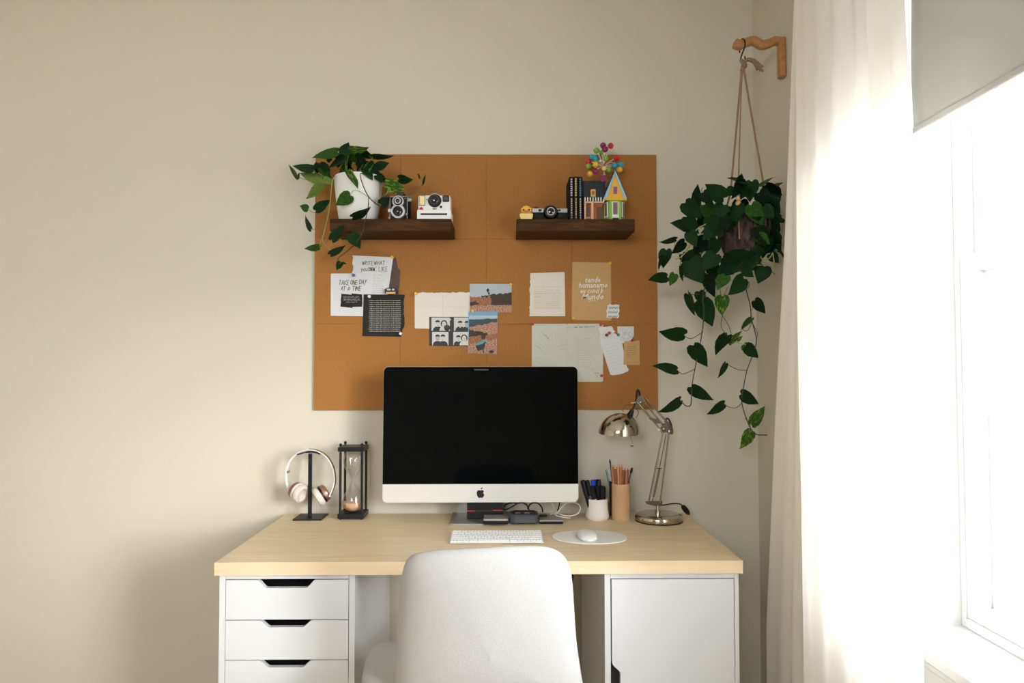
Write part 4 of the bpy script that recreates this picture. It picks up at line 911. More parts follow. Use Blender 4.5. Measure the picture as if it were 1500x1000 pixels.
# brick-built duckling
dkx = rx(771); dk2 = thing('toy_duckling', (dkx, Yr+.015, Z1), 'small yellow brick-built duckling at the left end of the right shelf', 'toy')
u = .0075
part('wing_body', MB().box((dkx-.020, Yr, Z1), (dkx+.020, Yr+.036, Z1+.010)).box((dkx-.022, Yr+.003, Z1+.010), (dkx+.022, Yr+.034, Z1+.022)), YELL, dk2, bevel=.0012)
part('head', MB().box((dkx-.017, Yr+.004, Z1+.022), (dkx+.017, Yr+.032, Z1+.042)).box((dkx-.011, Yr+.008, Z1+.042), (dkx+.011, Yr+.028, Z1+.048)).cyl((dkx, Yr+.018, Z1+.048), (dkx, Yr+.018, Z1+.052), .004), YEL, dk2, bevel=.0012)
part('beak', MB().box((dkx-.006, Yr-.006, Z1+.025), (dkx+.006, Yr+.004, Z1+.031)), ORA, dk2, bevel=.001)
for s in (-1, 1):
    part('eye', MB().cyl((dkx+s*.009, Yr+.0045, Z1+.034), (dkx+s*.009, Yr+.002, Z1+.034), .0032), BLACK, dk2)
    part('cheek', MB().box((dkx+s*.0135-.004, Yr+.002, Z1+.024), (dkx+s*.0135+.004, Yr+.004, Z1+.030)), ORA, dk2)
# 35 mm camera
x0, x1 = rx(779.5), rx(832); zt_ = rz(301)
fc = thing('film_camera', ((x0+x1)/2, Yr+.02, Z1), 'black and silver compact film camera between the duckling and the books', 'camera')
part('body', MB().box((x0, Yr+.012, Z1), (x1, Yr+.045, Z1+.027)), BLACKM, fc, bevel=.003)
part('top_plate', MB().box((x0, Yr+.012, Z1+.027), (x1, Yr+.045, Z1+.042)), SILV, fc, bevel=.0025)
lx = rx(806.5); part('lens', MB().lathe([(.024, 0), (.024, .012), (.021, .016), (.020, .026), (.018, .027)], (lx, Yr+.012, Z1+.0255), (0, -1, 0), 34), BLACK, fc, smooth=True)
part('lens_ring', MB().lathe([(.0135, .0268), (.0135, .029), (.011, .029)], (lx, Yr+.012, Z1+.0255), (0, -1, 0), 30, cap=False), SILV, fc, smooth=True)
part('lens_glass', MB().lathe([(.0125, .0270), (.009, .0285), (0, .0292)], (lx, Yr+.012, Z1+.0255), (0, -1, 0), 26), LENSG, fc, smooth=True)
part('dial', MB().cyl((x0+.014, Yr+.028, Z1+.042), (x0+.014, Yr+.028, Z1+.047), .008).cyl((x1-.03, Yr+.028, Z1+.042), (x1-.03, Yr+.028, Z1+.046), .006), BLACK, fc, smooth=True)
part('finder_window', MB().box((x0+.022, Yr+.0112, Z1+.031), (x0+.032, Yr+.013, Z1+.038)).box((x1-.040, Yr+.0112, Z1+.032), (x1-.024, Yr+.013, Z1+.038)), BLACK, fc)
part('finder_hump', MB().box((lx-.016, Yr+.014, Z1+.042), (lx+.018, Yr+.040, Z1+.048)), BLACK, fc, bevel=.002)
# books
bxs = [(834.2, 840.8, 258.6, 'black paperback with white spine lettering, leftmost of three', INKW), (840.9, 847.2, 258.2, 'black paperback with cream and yellow spine lettering, middle of three', YELL), (847.3, 853.6, 258.2, 'black paperback with blue spine lettering, rightmost of three', mat('blue_ink', (.10, .22, .38), .8))]
for q, (a0_, a1_, zt2, lab, ink) in enumerate(bxs):
    X0, X1, ZT = rx(a0_)+.0003, rx(a1_)-.0003, rz(zt2); Y0b, Y1b = Yr+.003, Yr+.128
    bk = thing('book', ((X0+X1)/2, (Y0b+Y1b)/2, Z1), lab, 'book', 'black paperbacks on the right shelf')
    part('cover', MB().box((X0, Y0b, Z1), (X0+.0012, Y1b, ZT)).box((X1-.0012, Y0b, Z1), (X1, Y1b, ZT)).box((X0, Y0b, Z1), (X1, Y0b+.0012, ZT)), BLACKM, bk)
    part('page_block', MB().box((X0+.0013, Y0b+.0013, Z1+.001), (X1-.0013, Y1b-.002, ZT-.001)), PAPC, bk)
    mb = MB(); r = random.Random(q); z = ZT-.006; cx = (X0+X1)/2; H_ = ZT-Z1
    def wordbars(mb, z, zend, wdt):
        while z > zend:
            L = r.uniform(.003, .006); zz = z
            n = int(L/.0016)+1
            for i in range(n): mb.box((cx-wdt/2, Y0b-.0003, zz-.0011), (cx+wdt/2*(.4 if i % 2 else 1), Y0b, zz)); zz -= .0016
            z = zz-.0022
        return z
    wordbars(mb, z, ZT-H_*.42, .0058); part('spine_title', mb, ink, bk)
    mb = MB(); wordbars(mb, ZT-H_*.50, ZT-H_*.84, .0042); part('spine_author', mb, INKW if q != 1 else YELL, bk)
    mb = MB(); wordbars(mb, ZT-H_*.87, ZT-H_*.98, .004); part('spine_mark', mb, (GRN, YEL, SKYB)[q], bk)
    if q == 1: part('bookmark', MB().box((cx-.001, Yr+.05, ZT-.004), (cx+.001, Yr+.052, ZT+.012)), YELL, bk)
# toy house (generic)
hx = lambda x: rx(x, Yr)
th_ = thing('toy_house', (hx(886), Yr+.03, Z1), 'colourful toy brick house with yellow gable and dark roof beside the books', 'toy house')
# bay
cxb = hx(901.5); R_ = hx(917)-cxb; zb1 = rz(293)
bay = [(cxb-R_, Yr+.03), (cxb-R_*.55, Yr+.004), (cxb+R_*.55, Yr+.004), (cxb+R_, Yr+.03), (cxb+R_, Yr+.08), (cxb-R_, Yr+.08)]
part('green_bay', MB().prism([(x, y, Z1) for x, y in bay], (0, 0, zb1-Z1)), GRN, th_)
def winp(x0, x1, z0, z1, y, fm, gm, nm='window'):
    f = part(nm, MB().box((x0, y-.0022, z0), (x1, y+.001, z1)), fm, th_, bevel=.0006)
    part('glazing', MB().box((x0+.0028, y-.003, z0+.003), (x1-.0028, y-.002, z1-.003)), gm, f)
winp(cxb-.0105, cxb+.0105, Z1+.016, zb1-.004, Yr+.004, INKW, MAUVE)
for s in (-1, 1):
    c = Vector((cxb+s*R_*.775, Yr+.017, 0)); d = Vector((R_*.45*s, .026, 0)).normalized()
    n = Vector((d.y*s, -d.x*s, 0)); P = [c+d*a+Vector((0, 0, z)) for a, z in ((-.008, Z1+.012), (.008, Z1+.012), (.008, zb1-.004), (-.008, zb1-.004))]
    f = part('window', MB().prism([p+n*.0003 for p in P], n*.0025), INKW, th_)
    P = [c+d*a+Vector((0, 0, z))+n*.003 for a, z in ((-.0052, Z1+.015), (.0052, Z1+.015), (.0052, zb1-.007), (-.0052, zb1-.007))]
    part('glazing', MB().prism(P, n*.0006), MAUVE, f)
part('planter_box', MB().box((cxb-.011, Yr-.001, Z1+.007), (cxb+.011, Yr+.004, Z1+.015)), INKW, th_); part('step', MB().box((cxb-.009, Yr-.003, Z1), (cxb+.009, Yr+.004, Z1+.006)), BLACK, th_)
za, zg = rz(289.5), rz(249.5)
part('eave_moulding', MB().box((cxb-R_-.004, Yr, zb1), (cxb+R_+.004, Yr+.08, za)), YEL, th_, bevel=.002)
gw = R_*.93
part('gable_wall', MB().prism([(cxb-gw, Yr+.002, za), (cxb+gw, Yr+.002, za), (cxb, Yr+.002, zg-.006)], (0, .076, 0)), YEL, th_)
winp(cxb-.009, cxb+.009, za+.010, za+.040, Yr+.002, TAN, MAUVE, 'attic_window')
for s in (-1, 1):
    P = [(cxb+s*(gw+.006), Yr-.002, za-.002), (cxb+s*(gw-.003), Yr-.002, za-.002), (cxb, Yr-.002, zg-.012), (cxb, Yr-.002, zg)]
    part('rake_trim', MB().prism(P, (0, .006, 0)), SKYB, th_)
    P = [(cxb+s*(gw+.009), Yr+.0005, za-.004), (cxb+s*(gw+.006), Yr+.0005, za-.004), (cxb, Yr+.0005, zg), (cxb, Yr+.0005, zg+.006)]
    part('roof_slope', MB().prism(P, (0, .082, 0)), SLATE, th_)
# porch wing
px0, px1 = hx(856), hx(885); zp = rz(294.5)
part('porch_wall', MB().box((px0+.004, Yr+.035, Z1), (px1, Yr+.08, zp)), ORA, th_)
part('porch_beam', MB().box((px0-.001, Yr+.002, zp-.005), (px1+.001, Yr+.036, zp)), TAN, th_, bevel=.0006)
for x, wd in ((px0+.003, .006), (hx(868), .008)): part('porch_post', MB().box((x-wd/2, Yr+.003, Z1), (x+wd/2, Yr+.010, zp-.005)), TAN, th_, bevel=.0006)
part('porch_window', MB().box((px0+.009, Yr+.033, Z1+.015), (px0+.023, Yr+.0355, zp-.012)), MAUVE, th_)
part('porch_door', MB().box((px1-.021, Yr+.031, Z1), (px1-.001, Yr+.0355, zp-.012)), BROWNP, th_, bevel=.0006)
part('porch_rail', MB().box((px0+.006, Yr+.005, Z1+.008), (px0+.022, Yr+.007, Z1+.011)).box((px0+.010, Yr+.005, Z1), (px0+.0115, Yr+.007, Z1+.010)).box((px0+.016, Yr+.005, Z1), (px0+.0175, Yr+.007, Z1+.010)), TAN, th_)
for i in range(8):
    x = px0+.001+i*(px1-px0-.004)/7
    part('fascia_slat', MB().prism([(x, Yr+.001, zp), (x+.0034, Yr+.001, zp), (x+.0034, Yr+.001, zp+.012), (x+.0017, Yr+.001, zp+.015), (x, Yr+.001, zp+.012)], (0, .003, 0)), INKW, th_)
zr = rz(264, Yr+.05)
P = [(px0-.002, Yr+.002, zp+.001), (px0-.002, Yr+.055, zr), (px0-.002, Yr+.085, zr), (px0-.002, Yr+.085, zp+.001)]
part('main_roof', MB().prism(P, (px1-px0+.012, 0, 0)), SLATE, th_)
a, b_ = hx(869.5), zp+.017
dm = part('dormer', MB().box((a-.008, Yr+.006, b_), (a+.008, Yr+.03, b_+.025)), YEL, th_, bevel=.0008)
part('glazing', MB().box((a-.0045, Yr+.005, b_+.006), (a+.0045, Yr+.0062, b_+.019)), MAUVE, dm)
part('chimney', MB().box((hx(883), Yr+.05, zr-.004), (hx(891), Yr+.066, rz(257, Yr+.058))), MAG, th_, bevel=.0008)
# coloured beads on white stems behind the house, standing in for balloons
Yb = Yr+.108
bd_ = thing('bead_bouquet', (at(886, 300, Y=Yb).x, Yb, Z1), 'spray of coloured round beads standing in for balloons on white stems rising behind the toy house', 'ornament')
bx_ = at(886, 300, Y=Yb).x
part('holder', MB().lathe([(.018, 0), (.016, .03), (.012, .035)], (bx_, Yb, Z1), n=18), MAG, bd_, smooth=True)
part('trunk', MB().cyl((bx_, Yb, Z1+.03), (at(885, 245, Y=Yb-.02).x, Yb-.02, at(885, 245, Y=Yb-.02).z), .0045), INKW, bd_, smooth=True)
hubp = at(884, 243, Y=Yb-.02)
part('hub', MB().ball(hubp, .008).cyl(hubp-Vector((0, 0, .014)), hubp-Vector((0, 0, .004)), .011), ORA, bd_, smooth=True)
for (x, y, m, s, dyy) in ((883.5,213,MAG,6,-.01),(886.5,218.5,MAG,6,-.02),(894.5,213.5,RED,6,0),(873.8,220.5,GRN,6,0),(881.3,223.5,GRN,5,.01),(867,230,TURQ,5.5,-.01),(872,232,TURQ,6,-.03),(862,236.5,RED,6,0),(862,243.5,GRN,6,0),(872.5,241,YEL,6,-.04),
        (887.2,232,GRN,5.5,-.03),(903,231.5,RED,6,0),(900,237,RED,4.5,.01),(900,242.5,TURQ,6,-.02),(909,242,TURQ,6.5,0),(907.5,248.5,YEL,6,-.01),(892,249,GRN,5.5,-.04),(872.5,251,MAG,5.5,-.03),(864.5,254.5,YEL,6,-.02),(885,247,YELL,5,-.035),(880,236,INKW,3,-.02)):
    p = at(x, y, Y=Yb-.02+dyy); q = part('stalk', MB().tube([hubp, (hubp+p)/2+Vector((0, 0, .003)), p], .0012, 5, 3), INKW, bd_, smooth=True)
    part('bead', MB().ball(p, s*.00178, 14, 9), m, bd_, smooth=True)

# ------------------------------------------------------------------ computer
IX = at(704, 640, Y=2.33).x; IW = .325
zB, zT = at(704, 735.6, Y=2.33).z, at(704, 536.8, Y=2.335).z
im = thing('desktop_computer', (IX, 2.385, DZ), 'large all-in-one computer with black screen and silver chin on the desk', 'computer')
TL = Matrix.Translation((IX, 2.33, zB)) @ Matrix.Rotation(math.radians(-2.0), 4, 'X')
Hh = (zT-zB)*1.0006
def tl_(x, y, z): return TL @ Vector((x, y, z))
chin = at(704, 708.6, Y=2.332).z-zB
rr_ = rrect(-IW, IW, 0, Hh, .017, 7)
# housing: rim + bulged back
rows = []
for d_, s_ in ((0, 1), (.005, 1), (.012, .93), (.026, .70), (.038, .40), (.042, .12)):
    rows.append([tl_(x*s_, d_, Hh*.5+(z-Hh*.5)*s_) for x, z in rr_])
mb = MB().grid(rows, True); mb.f = [list(reversed(f)) for f in mb.f]
mb.add(rows[0], [list(range(len(rr_)))]); mb.add(rows[-1], [list(reversed(range(len(rr_))))])
part('housing', mb, ALU, im, smooth=True)
glass = [(x, z) for x, z in rrect(-IW+.0004, IW-.0004, chin, Hh-.0004, .0168, 7, corners=(1, 1, 0, 0))]
scr = part('screen', MB().prism([tl_(x, -.0012, z) for x, z in glass], TL.to_3x3() @ Vector((0, .0012, 0))), SCREEN, im)
part('camera_dot', MB().cyl(tl_(0, -.0012, Hh-.012), tl_(0, -.0016, Hh-.012), .0022), LENSG, scr)
part('camera_notch', MB().box((-.022, -.0018, Hh-.0125), (.026, -.0012, Hh-.0085), TL), CHAR, scr)
# fruit emblem on chin
cx, cz, s = .0, chin*.50, .0168
def em(u, v): return tl_(cx+u*s, -.0004, cz+v*s)
ap = [(0,.52),(.18,.6),(.38,.6),(.58,.50),(.68,.36)]
for i in range(7):     # bite
    a = math.radians(120+i*20); ap.append((.86+.34*math.cos(a), .10+.34*math.sin(a)))
ap += [(.74,-.30),(.62,-.58),(.46,-.82),(.28,-.94),(.12,-.88),(0,-.86),(-.12,-.88),(-.28,-.94),(-.46,-.84),(-.64,-.56),(-.76,-.22),(-.78,.12),(-.68,.40),(-.48,.57),(-.26,.61)]
em_o = MB().prism([em(u, v) for u, v in ap], (0, .0006, 0))
em_o.prism([em(u, v) for u, v in ((.02,.72),(.04,.92),(.18,1.08),(.36,1.14),(.36,.96),(.24,.80))], (0, .0006, 0))
part('fruit_emblem', em_o, BLACK, im)
fx0, fx1 = IX-.1015, IX+.1015
foot = [(x, y) for x, y in rrect(fx0, fx1, 2.288, 2.470, .010, 4, corners=(0, 0, 1, 1))]
part('foot', MB().prism([(x, y, DZ+.0003) for x, y in foot], (0, 0, .0042)), ALUD, im, bevel=.001)
rows = []
for q in range(7):
    t = q/6; y = 2.462-.004*t-.07*t*t; z = DZ+.004+(zB+.20-DZ)*t
    rows.append([Vector((IX-.085, y, z)), Vector((IX+.085, y, z))])
part('stand_neck', MB().grid(rows), ALUD, im, solid=.005)
# things under the screen
FZ = DZ+.0049
def under(px0, px1, pyf, Zb, hgt, dep):   # front-bottom edge at pixel line
    a = at(px0, pyf, Z=Zb); b_ = at(px1, pyf, Z=Zb); return a.x, b_.x, a.y
x0, x1, y0 = under(684, 736.5, 756, FZ, 0, 0)
y0 = 2.355; x0, x1 = at(684, 748, Y=y0).x, at(736.5, 748, Y=y0).x
bb = thing('black_box', ((x0+x1)/2, y0+.03, FZ), 'black box with two red stripes on the computer foot', 'box')
part('case', MB().box((x0, y0, FZ), (x1, y0+.055, FZ+.026)).box((x0, y0, FZ+.028), (x1, y0+.055, FZ+.060)), BLACK, bb, bevel=.002)
part('spacer', MB().box((x0+.004, y0+.003, FZ+.025), (x1-.004, y0+.05, FZ+.029)), CHAR, bb)
part('red_stripe', MB().box((x0+.001, y0-.0007, FZ+.0255), (x0+.026, y0+.003, FZ+.0285)), RED, bb); part('red_stripe', MB().box((x1-.034, y0-.0007, FZ+.0275), (x1-.001, y0+.003, FZ+.0305)), RED, bb)
def drive(nm, px0, px1, pyf, Zb, hgt, dep, lab, rot=0):
    a, b_ = at(px0, pyf, Z=Zb), at(px1, pyf, Z=Zb)
    r = thing(nm, ((a.x+b_.x)/2, a.y+dep/2, Zb), lab, 'hard drive')
    part('rubber_case', MB().box((a.x, a.y, Zb), (b_.x, a.y+dep, Zb+hgt*.62)), BLACK, r, bevel=.002)
    part('metal_lid', MB().box((a.x+.0005, a.y+.0005, Zb+hgt*.62), (b_.x-.0005, a.y+dep-.0005, Zb+hgt)), ALUD, r, bevel=.0015)
    return r, a, b_
r, a, b_ = drive('portable_drive', 708, 744.5, 768.3, FZ, .018, .066, 'silver portable drive on the computer foot, left of the charcoal case')
mb = MB(); [mb.box((a.x+.022+i*.0055, a.y+.028, FZ+.018), (a.x+.026+i*.0055, a.y+.033, FZ+.0183)) for i in range(7)]; part('faint_print', mb, CHAR, r)
r, a, b_ = drive('portable_drive', 790, 825, 767.6, DZ+.0003, .013, .085, 'silver portable drive right of the charcoal case under the screen')
a, b_ = at(746.5, 769, Z=DZ+.0003), at(789, 769, Z=DZ+.0003)
cz_ = thing('charcoal_case', ((a.x+b_.x)/2, a.y+.035, DZ+.0003), 'chunky charcoal rugged case with rounded corners under the screen', 'case')
part('shell', MB().prism([(x, y, DZ+.0048) for x, y in rrect(a.x, b_.x, a.y, a.y+.075, .009, 4)], (0, 0, .0275)), CHAR, cz_, bevel=.004, seg=3)
part('front_recess', MB().prism([(x, a.y-.0008, z) for x, z in rrect(a.x+.016, b_.x-.012, DZ+.008, DZ+.027, .005, 4)], (0, .002, 0)), mat('charcoal_panel', (.06, .066, .078), .6), cz_)
xx, yy, z_ = a.x, a.y, DZ+.033
us = thing('card_reader', ((a.x+b_.x)/2, a.y+.03, z_), 'small black card reader with two slots lying on the charcoal case', 'card reader')
part('case', MB().prism([(x, y, z_) for x, y in rrect(xx+.012, b_.x-.010, yy+.014, yy+.044, .006, 3)], (0, 0, .007)), BLACK, us, bevel=.0015)
part('metal_slot', MB().box((xx+.017, yy+.0135, z_+.002), (xx+.034, yy+.016, z_+.0062)).box((xx+.049, yy+.0135, z_+.002), (xx+.066, yy+.016, z_+.0062)), SILVD, us)
# cables
def cable(nm, pts, r, m, lab, Y=None):
    P = [at(x, y, Y=yy) for x, y, yy in pts]; z = min(p.z for p in P)
    one(nm, MB().tube(P, r, 8, 6), m, P[0], lab, 'cable', smooth=True)
cable('black_cable', [(736, 744, 2.43), (741, 746, 2.43), (750, 742, 2.43), (757, 737, 2.43), (750, 736, 2.43), (742, 738, 2.43), (738, 742, 2.425)], .0022, BLACK, 'black cable looped tightly beside the black box')
cable('black_cable', [(757, 737, 2.40), (765, 736, 2.39), (771, 739, 2.37), (774, 744, 2.35), (775, 746.5, 2.34)], .0022, BLACK, 'black cable arching down onto the card reader')
cable('black_cable', [(773, 745.5, 2.38), (776, 739, 2.38), (782, 736, 2.38), (789, 737.5, 2.37), (794, 744, 2.36), (795, 750, 2.35)], .0024, BLACK, 'black cable arching right to the right-hand drive')
cable('black_cable', [(820, 728, 2.43), (819.5, 738, 2.43), (817, 748, 2.42), (818, 753, 2.38)], .0022, BLACK, 'black cable dropping straight behind the screen')
pp = at(796, 755, Z=DZ+.017); cp = thing('cable_plug', (pp.x, pp.y, DZ+.0125), 'flat black cable plug lying on the right-hand drive', 'plug')
part('plug_body', MB().box((pp.x-.013, pp.y-.006, DZ+.0128), (pp.x+.012, pp.y+.008, DZ+.020)), BLACK, cp, bevel=.002)
part('cable_tail', MB().tube([(pp.x-.013, pp.y, DZ+.016), (pp.x-.03, pp.y+.004, DZ+.015), (pp.x-.05, pp.y+.02, DZ+.014)], .0018, 6, 4), BLACK, cp, smooth=True)
wz = DZ+.0022
cable('white_cable', [(806, 753, 2.36), (815, 751, 2.38), (822, 744, 2.40), (830, 737, 2.40), (840, 735.5, 2.39), (848, 739, 2.37), (850, 745, 2.36), (846, 752, 2.34), (836, 755.4, 2.335), (826, 754.5, 2.34), (816, 751.5, 2.36)], .0016, WHITEP, 'white cable curling in a loop at the lower right of the screen')
cable('white_cable', [(836, 758.5, 2.315), (827, 757.5, 2.322), (814, 754, 2.35), (812, 745, 2.42), (808, 736, 2.43)], .0015, WHITEP, 'second white cable running up behind the screen')

# ------------------------------------------------------------------ keyboard
ka = at(657.5, 797.3, Z=DZ); kb_ = at(797, 796.3, Z=DZ)
kx0, kx1, ky0 = ka.x, kb_.x, (ka.y+kb_.y)/2; KW = kx1-kx0; KD = .1149; tilt = math.radians(3.6)
kb = thing('keyboard', ((kx0+kx1)/2, ky0+KD/2, DZ), 'slim white keyboard on the desk in front of the computer', 'keyboard')
KM = Matrix.Translation((kx0, ky0, DZ+.003)) @ Matrix.Rotation(tilt, 4, 'X')
part('base', MB().prism([KM @ Vector((x, y, -.0005)) for x, y in rrect(0, KW, 0, KD, .006, 4)], (0, 0, .0032)), ALU, kb, bevel=.0006)
part('back_edge', MB().cyl(KM @ Vector((.004, KD-.008, -.003)), KM @ Vector((KW-.004, KD-.008, -.003)), .005), ALU, kb, smooth=True)
pitch = (KW-.007)/14.55; KH = (KD-.008)/5.62
keyrows = [([1.5]+[1]*11+[1.5+.55], .55), ([1]*13+[1.55], 1), ([1.55]+[1]*13, 1), ([1.8]+[1]*11+[1.75], 1), ([2.3]+[1]*10+[2.25], 1), ([1, 1, 1, 1.3, 5.05, 1.25, 1, .98, .98, .99], 1)]
leg = ['', '`1234567890-=', ' QWERTYUIOP[]\\', " ASDFGHJKL;'", ' ZXCVBNM,./', '']
kmesh = {}; y = KD-.004; lgm = MB(); first = True
for r_, (ws, hh_) in enumerate(keyrows):
    y -= KH*hh_; x = .0035
    for c, wk in enumerate(ws):
        wv = wk*pitch-.0028; hv = KH*hh_-.0028; key = (round(wk, 3), hh_)
        if key not in kmesh:
            t = MB().box((0, 0, 0), (wv, hv, .0021)); me = bpy.data.meshes.new('key'); me.from_pydata([tuple(v) for v in t.v], [], t.f); me.materials.append(KEYW); kmesh[key] = me
        o = bpy.data.objects.new('key', kmesh[key]); COL.objects.link(o); o.parent = kb
        m4 = Matrix.Translation(-origin(kb)) @ KM @ Matrix.Translation((x+.0014, y+.0014, .0027)); o.matrix_local = m4
        if 0 < r_ < 5 and c < len(leg[r_]) and leg[r_][c] != ' ':
            o3 = KM @ Vector((x+.0014+wv/2-.0016, y+hv*.36, .0052))
            textmesh(lgm, leg[r_][c], o3, .0062, (1, 0, 0), KM.to_3x3() @ Vector((0, 1, 0)), off=.0003)
        elif wk < 1.6 or hh_ < 1:
            o3 = KM @ Vector((x+.0014+wv/2, y+hv*.4, .0052)); q = .0013
            lgm.add([o3+KM.to_3x3() @ Vector(v) for v in ((-q, -q, 0), (q, -q, 0), (q, q, 0), (-q, q, 0))], [(0, 1, 2, 3)])
        x += wk*pitch
part('key_legends', lgm, LEG, kb)['kind'] = 'stuff'
# mouse pad and mouse
pc1, pc2 = at(809, 787.5, Z=DZ), at(919, 790, Z=DZ); yb_, yt_ = at(860, 798, Z=DZ).y, at(860, 776, Z=DZ+.002).y
cxm = (pc1.x+pc2.x)/2; a_ = (pc2.x-pc1.x)/2; cym = (yb_+yt_)/2; b2 = (yt_-yb_)/2
P = []
for i in range(40):
    t = 2*pi*i/40; x = a_*math.cos(t); sk = 1+.10*math.cos(t)
    P.append((cxm+x, cym+b2*math.sin(t)*(abs(math.sin(t))**-.12 if abs(math.sin(t)) > .01 else 1)*(.94+.05*math.cos(t))+.006*math.cos(t)-.010*math.cos(t), DZ+.0003))
one('mouse_pad', MB().prism(P, (0, 0, .003)), mat('pale_leatherette', (.80, .79, .78), .6), (cxm, cym, DZ), 'pale grey egg-shaped mouse pad on the desk', 'mouse pad', bevel=.0008)
mc = at(861.5, 790, Z=DZ+.004); MX, MYc = mc.x, at(862, 793, Z=DZ+.004).y+.052
ms = thing('mouse', (MX, MYc, DZ+.0036), 'white low-profile mouse on the grey mouse pad', 'mouse')
RM = Matrix.Translation((MX, MYc, DZ+.0036)) @ Matrix.Rotation(math.radians(3), 4, 'Z')
rows = []
for i in range(13):
    v = -1+2*i/12; hl = (1-abs(v)**3.2)**.5 if abs(v) < 1 else 0; hz = .0045+.0125*max(0, (1-abs(v)**2.3)); rw = .0270*max(.25, (1-abs(v)**4)**.5)
    rows.append([RM @ Vector((rw*math.cos(pi*q/10), v*.0555, .003+hz*(math.sin(pi*q/10))**.75)) for q in range(11)])
part('shell', MB().grid(rows).add([p for p in rows[0]], [tuple(reversed(range(11)))]).add([p for p in rows[-1]], [tuple(range(11))]), WHITEP, ms, smooth=True)
part('underside', MB().prism([RM @ Vector((.0262*(abs(math.cos(t))**.7)*(1 if math.cos(t) > 0 else -1), .052*(abs(math.sin(t))**.7)*(1 if math.sin(t) > 0 else -1), 0)) for t in [2*pi*i/28 for i in range(28)]], (0, 0, .0038)), ALU, ms)

# ------------------------------------------------------------------ headphones on stand
hy = 2.405
bx0, by0 = at(429, 762, Z=DZ).x, at(429, 762.5, Z=DZ).y; bx1 = at(471, 762, Z=DZ).x
hs = thing('headphone_stand', ((bx0+bx1)/2, by0+.048, DZ), 'black metal headphone stand at the left end of the desk', 'headphone stand')
part('base_plate', MB().box((bx0, by0, DZ+.0003), (bx1, by0+.095, DZ+.0045)), BLACK, hs, bevel=.001)
hy = by0+.045
pxc = at(454, 740, Y=hy).x; zt3 = at(454, 664, Y=hy).z
part('pole', MB().box((pxc-.006, hy-.005, DZ+.0045), (pxc+.006, hy+.005, zt3)), BLACK, hs, bevel=.001)
P = [at(437, 665.5, Y=hy), at(443, 664.5, Y=hy), at(449, 662.5, Y=hy), at(459, 662, Y=hy), at(465, 663, Y=hy), at(470, 665, Y=hy)]
rows = [[p+Vector((0, -.016, 0)), p+Vector((0, .016, 0)), p+Vector((0, .016, .004)), p+Vector((0, -.016, .004))] for p in P]
mb = MB().grid([r+[r[0]] for r in rows]); mb.add(rows[0], [(3, 2, 1, 0)]); mb.add(rows[-1], [(0, 1, 2, 3)])
part('cradle', mb, BLACK, hs)
hd = thing('headphones', (pxc, hy, zt3), 'cream and rose gold headphones hanging on the black stand', 'headphones')
sc_ = hy/F
def hq(x, y, d=0): return at(x, y, Y=hy+d)
arc = [(427, 727, .012), (421.5, 712, .006), (419.5, 698, 0), (421, 684, -.006), (428, 671, -.006), (440, 661.5, -.002), (453, 658.5, 0), (466, 660.5, .002), (479, 669, .004), (487.5, 683, .004), (490.5, 698, 0), (489, 712, -.006), (483, 727, -.010)]
P = spline([hq(*q) for q in arc], 4)
def band(P, wy, tz, dy=0):
    rows = []
    for i, p in enumerate(P):
        t = (P[min(i+1, len(P)-1)]-P[max(i-1, 0)]).normalized(); n = Vector((-t.z, 0, t.x)); y = Vector((0, 1, 0))
        rows.append([p+n*(tz*math.cos(a))+y*(wy*math.sin(a)+dy) for a in [2*pi*k/10 for k in range(10)]])
    m_ = MB().grid(rows, True); m_.f = [list(reversed(f)) for f in m_.f]; m_.add(rows[0], [tuple(range(10))]); m_.add(rows[-1], [tuple(reversed(range(10)))]); return m_
part('headband', band(P, .011, .0032), WHITEP, hd, smooth=True)
part('band_trim', band([p+(p-hq(455, 700)).normalized()*.0014 for p in P[24:48]], .0085, .0030), ROSE, hd, smooth=True)
part('hinge', MB().box((-.006, -.009, -.004), (.006, .009, .004), Matrix.Translation(hq(421.3, 690.5)) @ Matrix.Rotation(.15, 4, 'Y')), ROSE, hd, bevel=.001)
for (c, ax_, nm) in (((438, 721), Vector((.80, -.42, -.34)), 0), ((470, 725), Vector((-.78, -.28, -.50)), 1)):
    ax_.normalize(); C_ = hq(*c, -.002)
    part('ear_cup', MB().lathe([(.0, -.027), (.020, -.0265), (.0285, -.022), (.030, -.014), (.030, -.010)], C_, ax_, 30), ROSE, hd, smooth=True)
    part('ear_cup_shell', MB().lathe([(.0295, -.010), (.031, -.006), (.031, -.003)], C_, ax_, 30), BLACK if nm else WHITEP, hd, smooth=True)
    part('ear_cushion', MB().lathe([(.029, -.003), (.033, .003), (.0335, .010), (.030, .017), (.023, .019), (.016, .015), (.014, .006), (0, .005)], C_, ax_, 30, cap=False), CREAMP, hd, smooth=True)

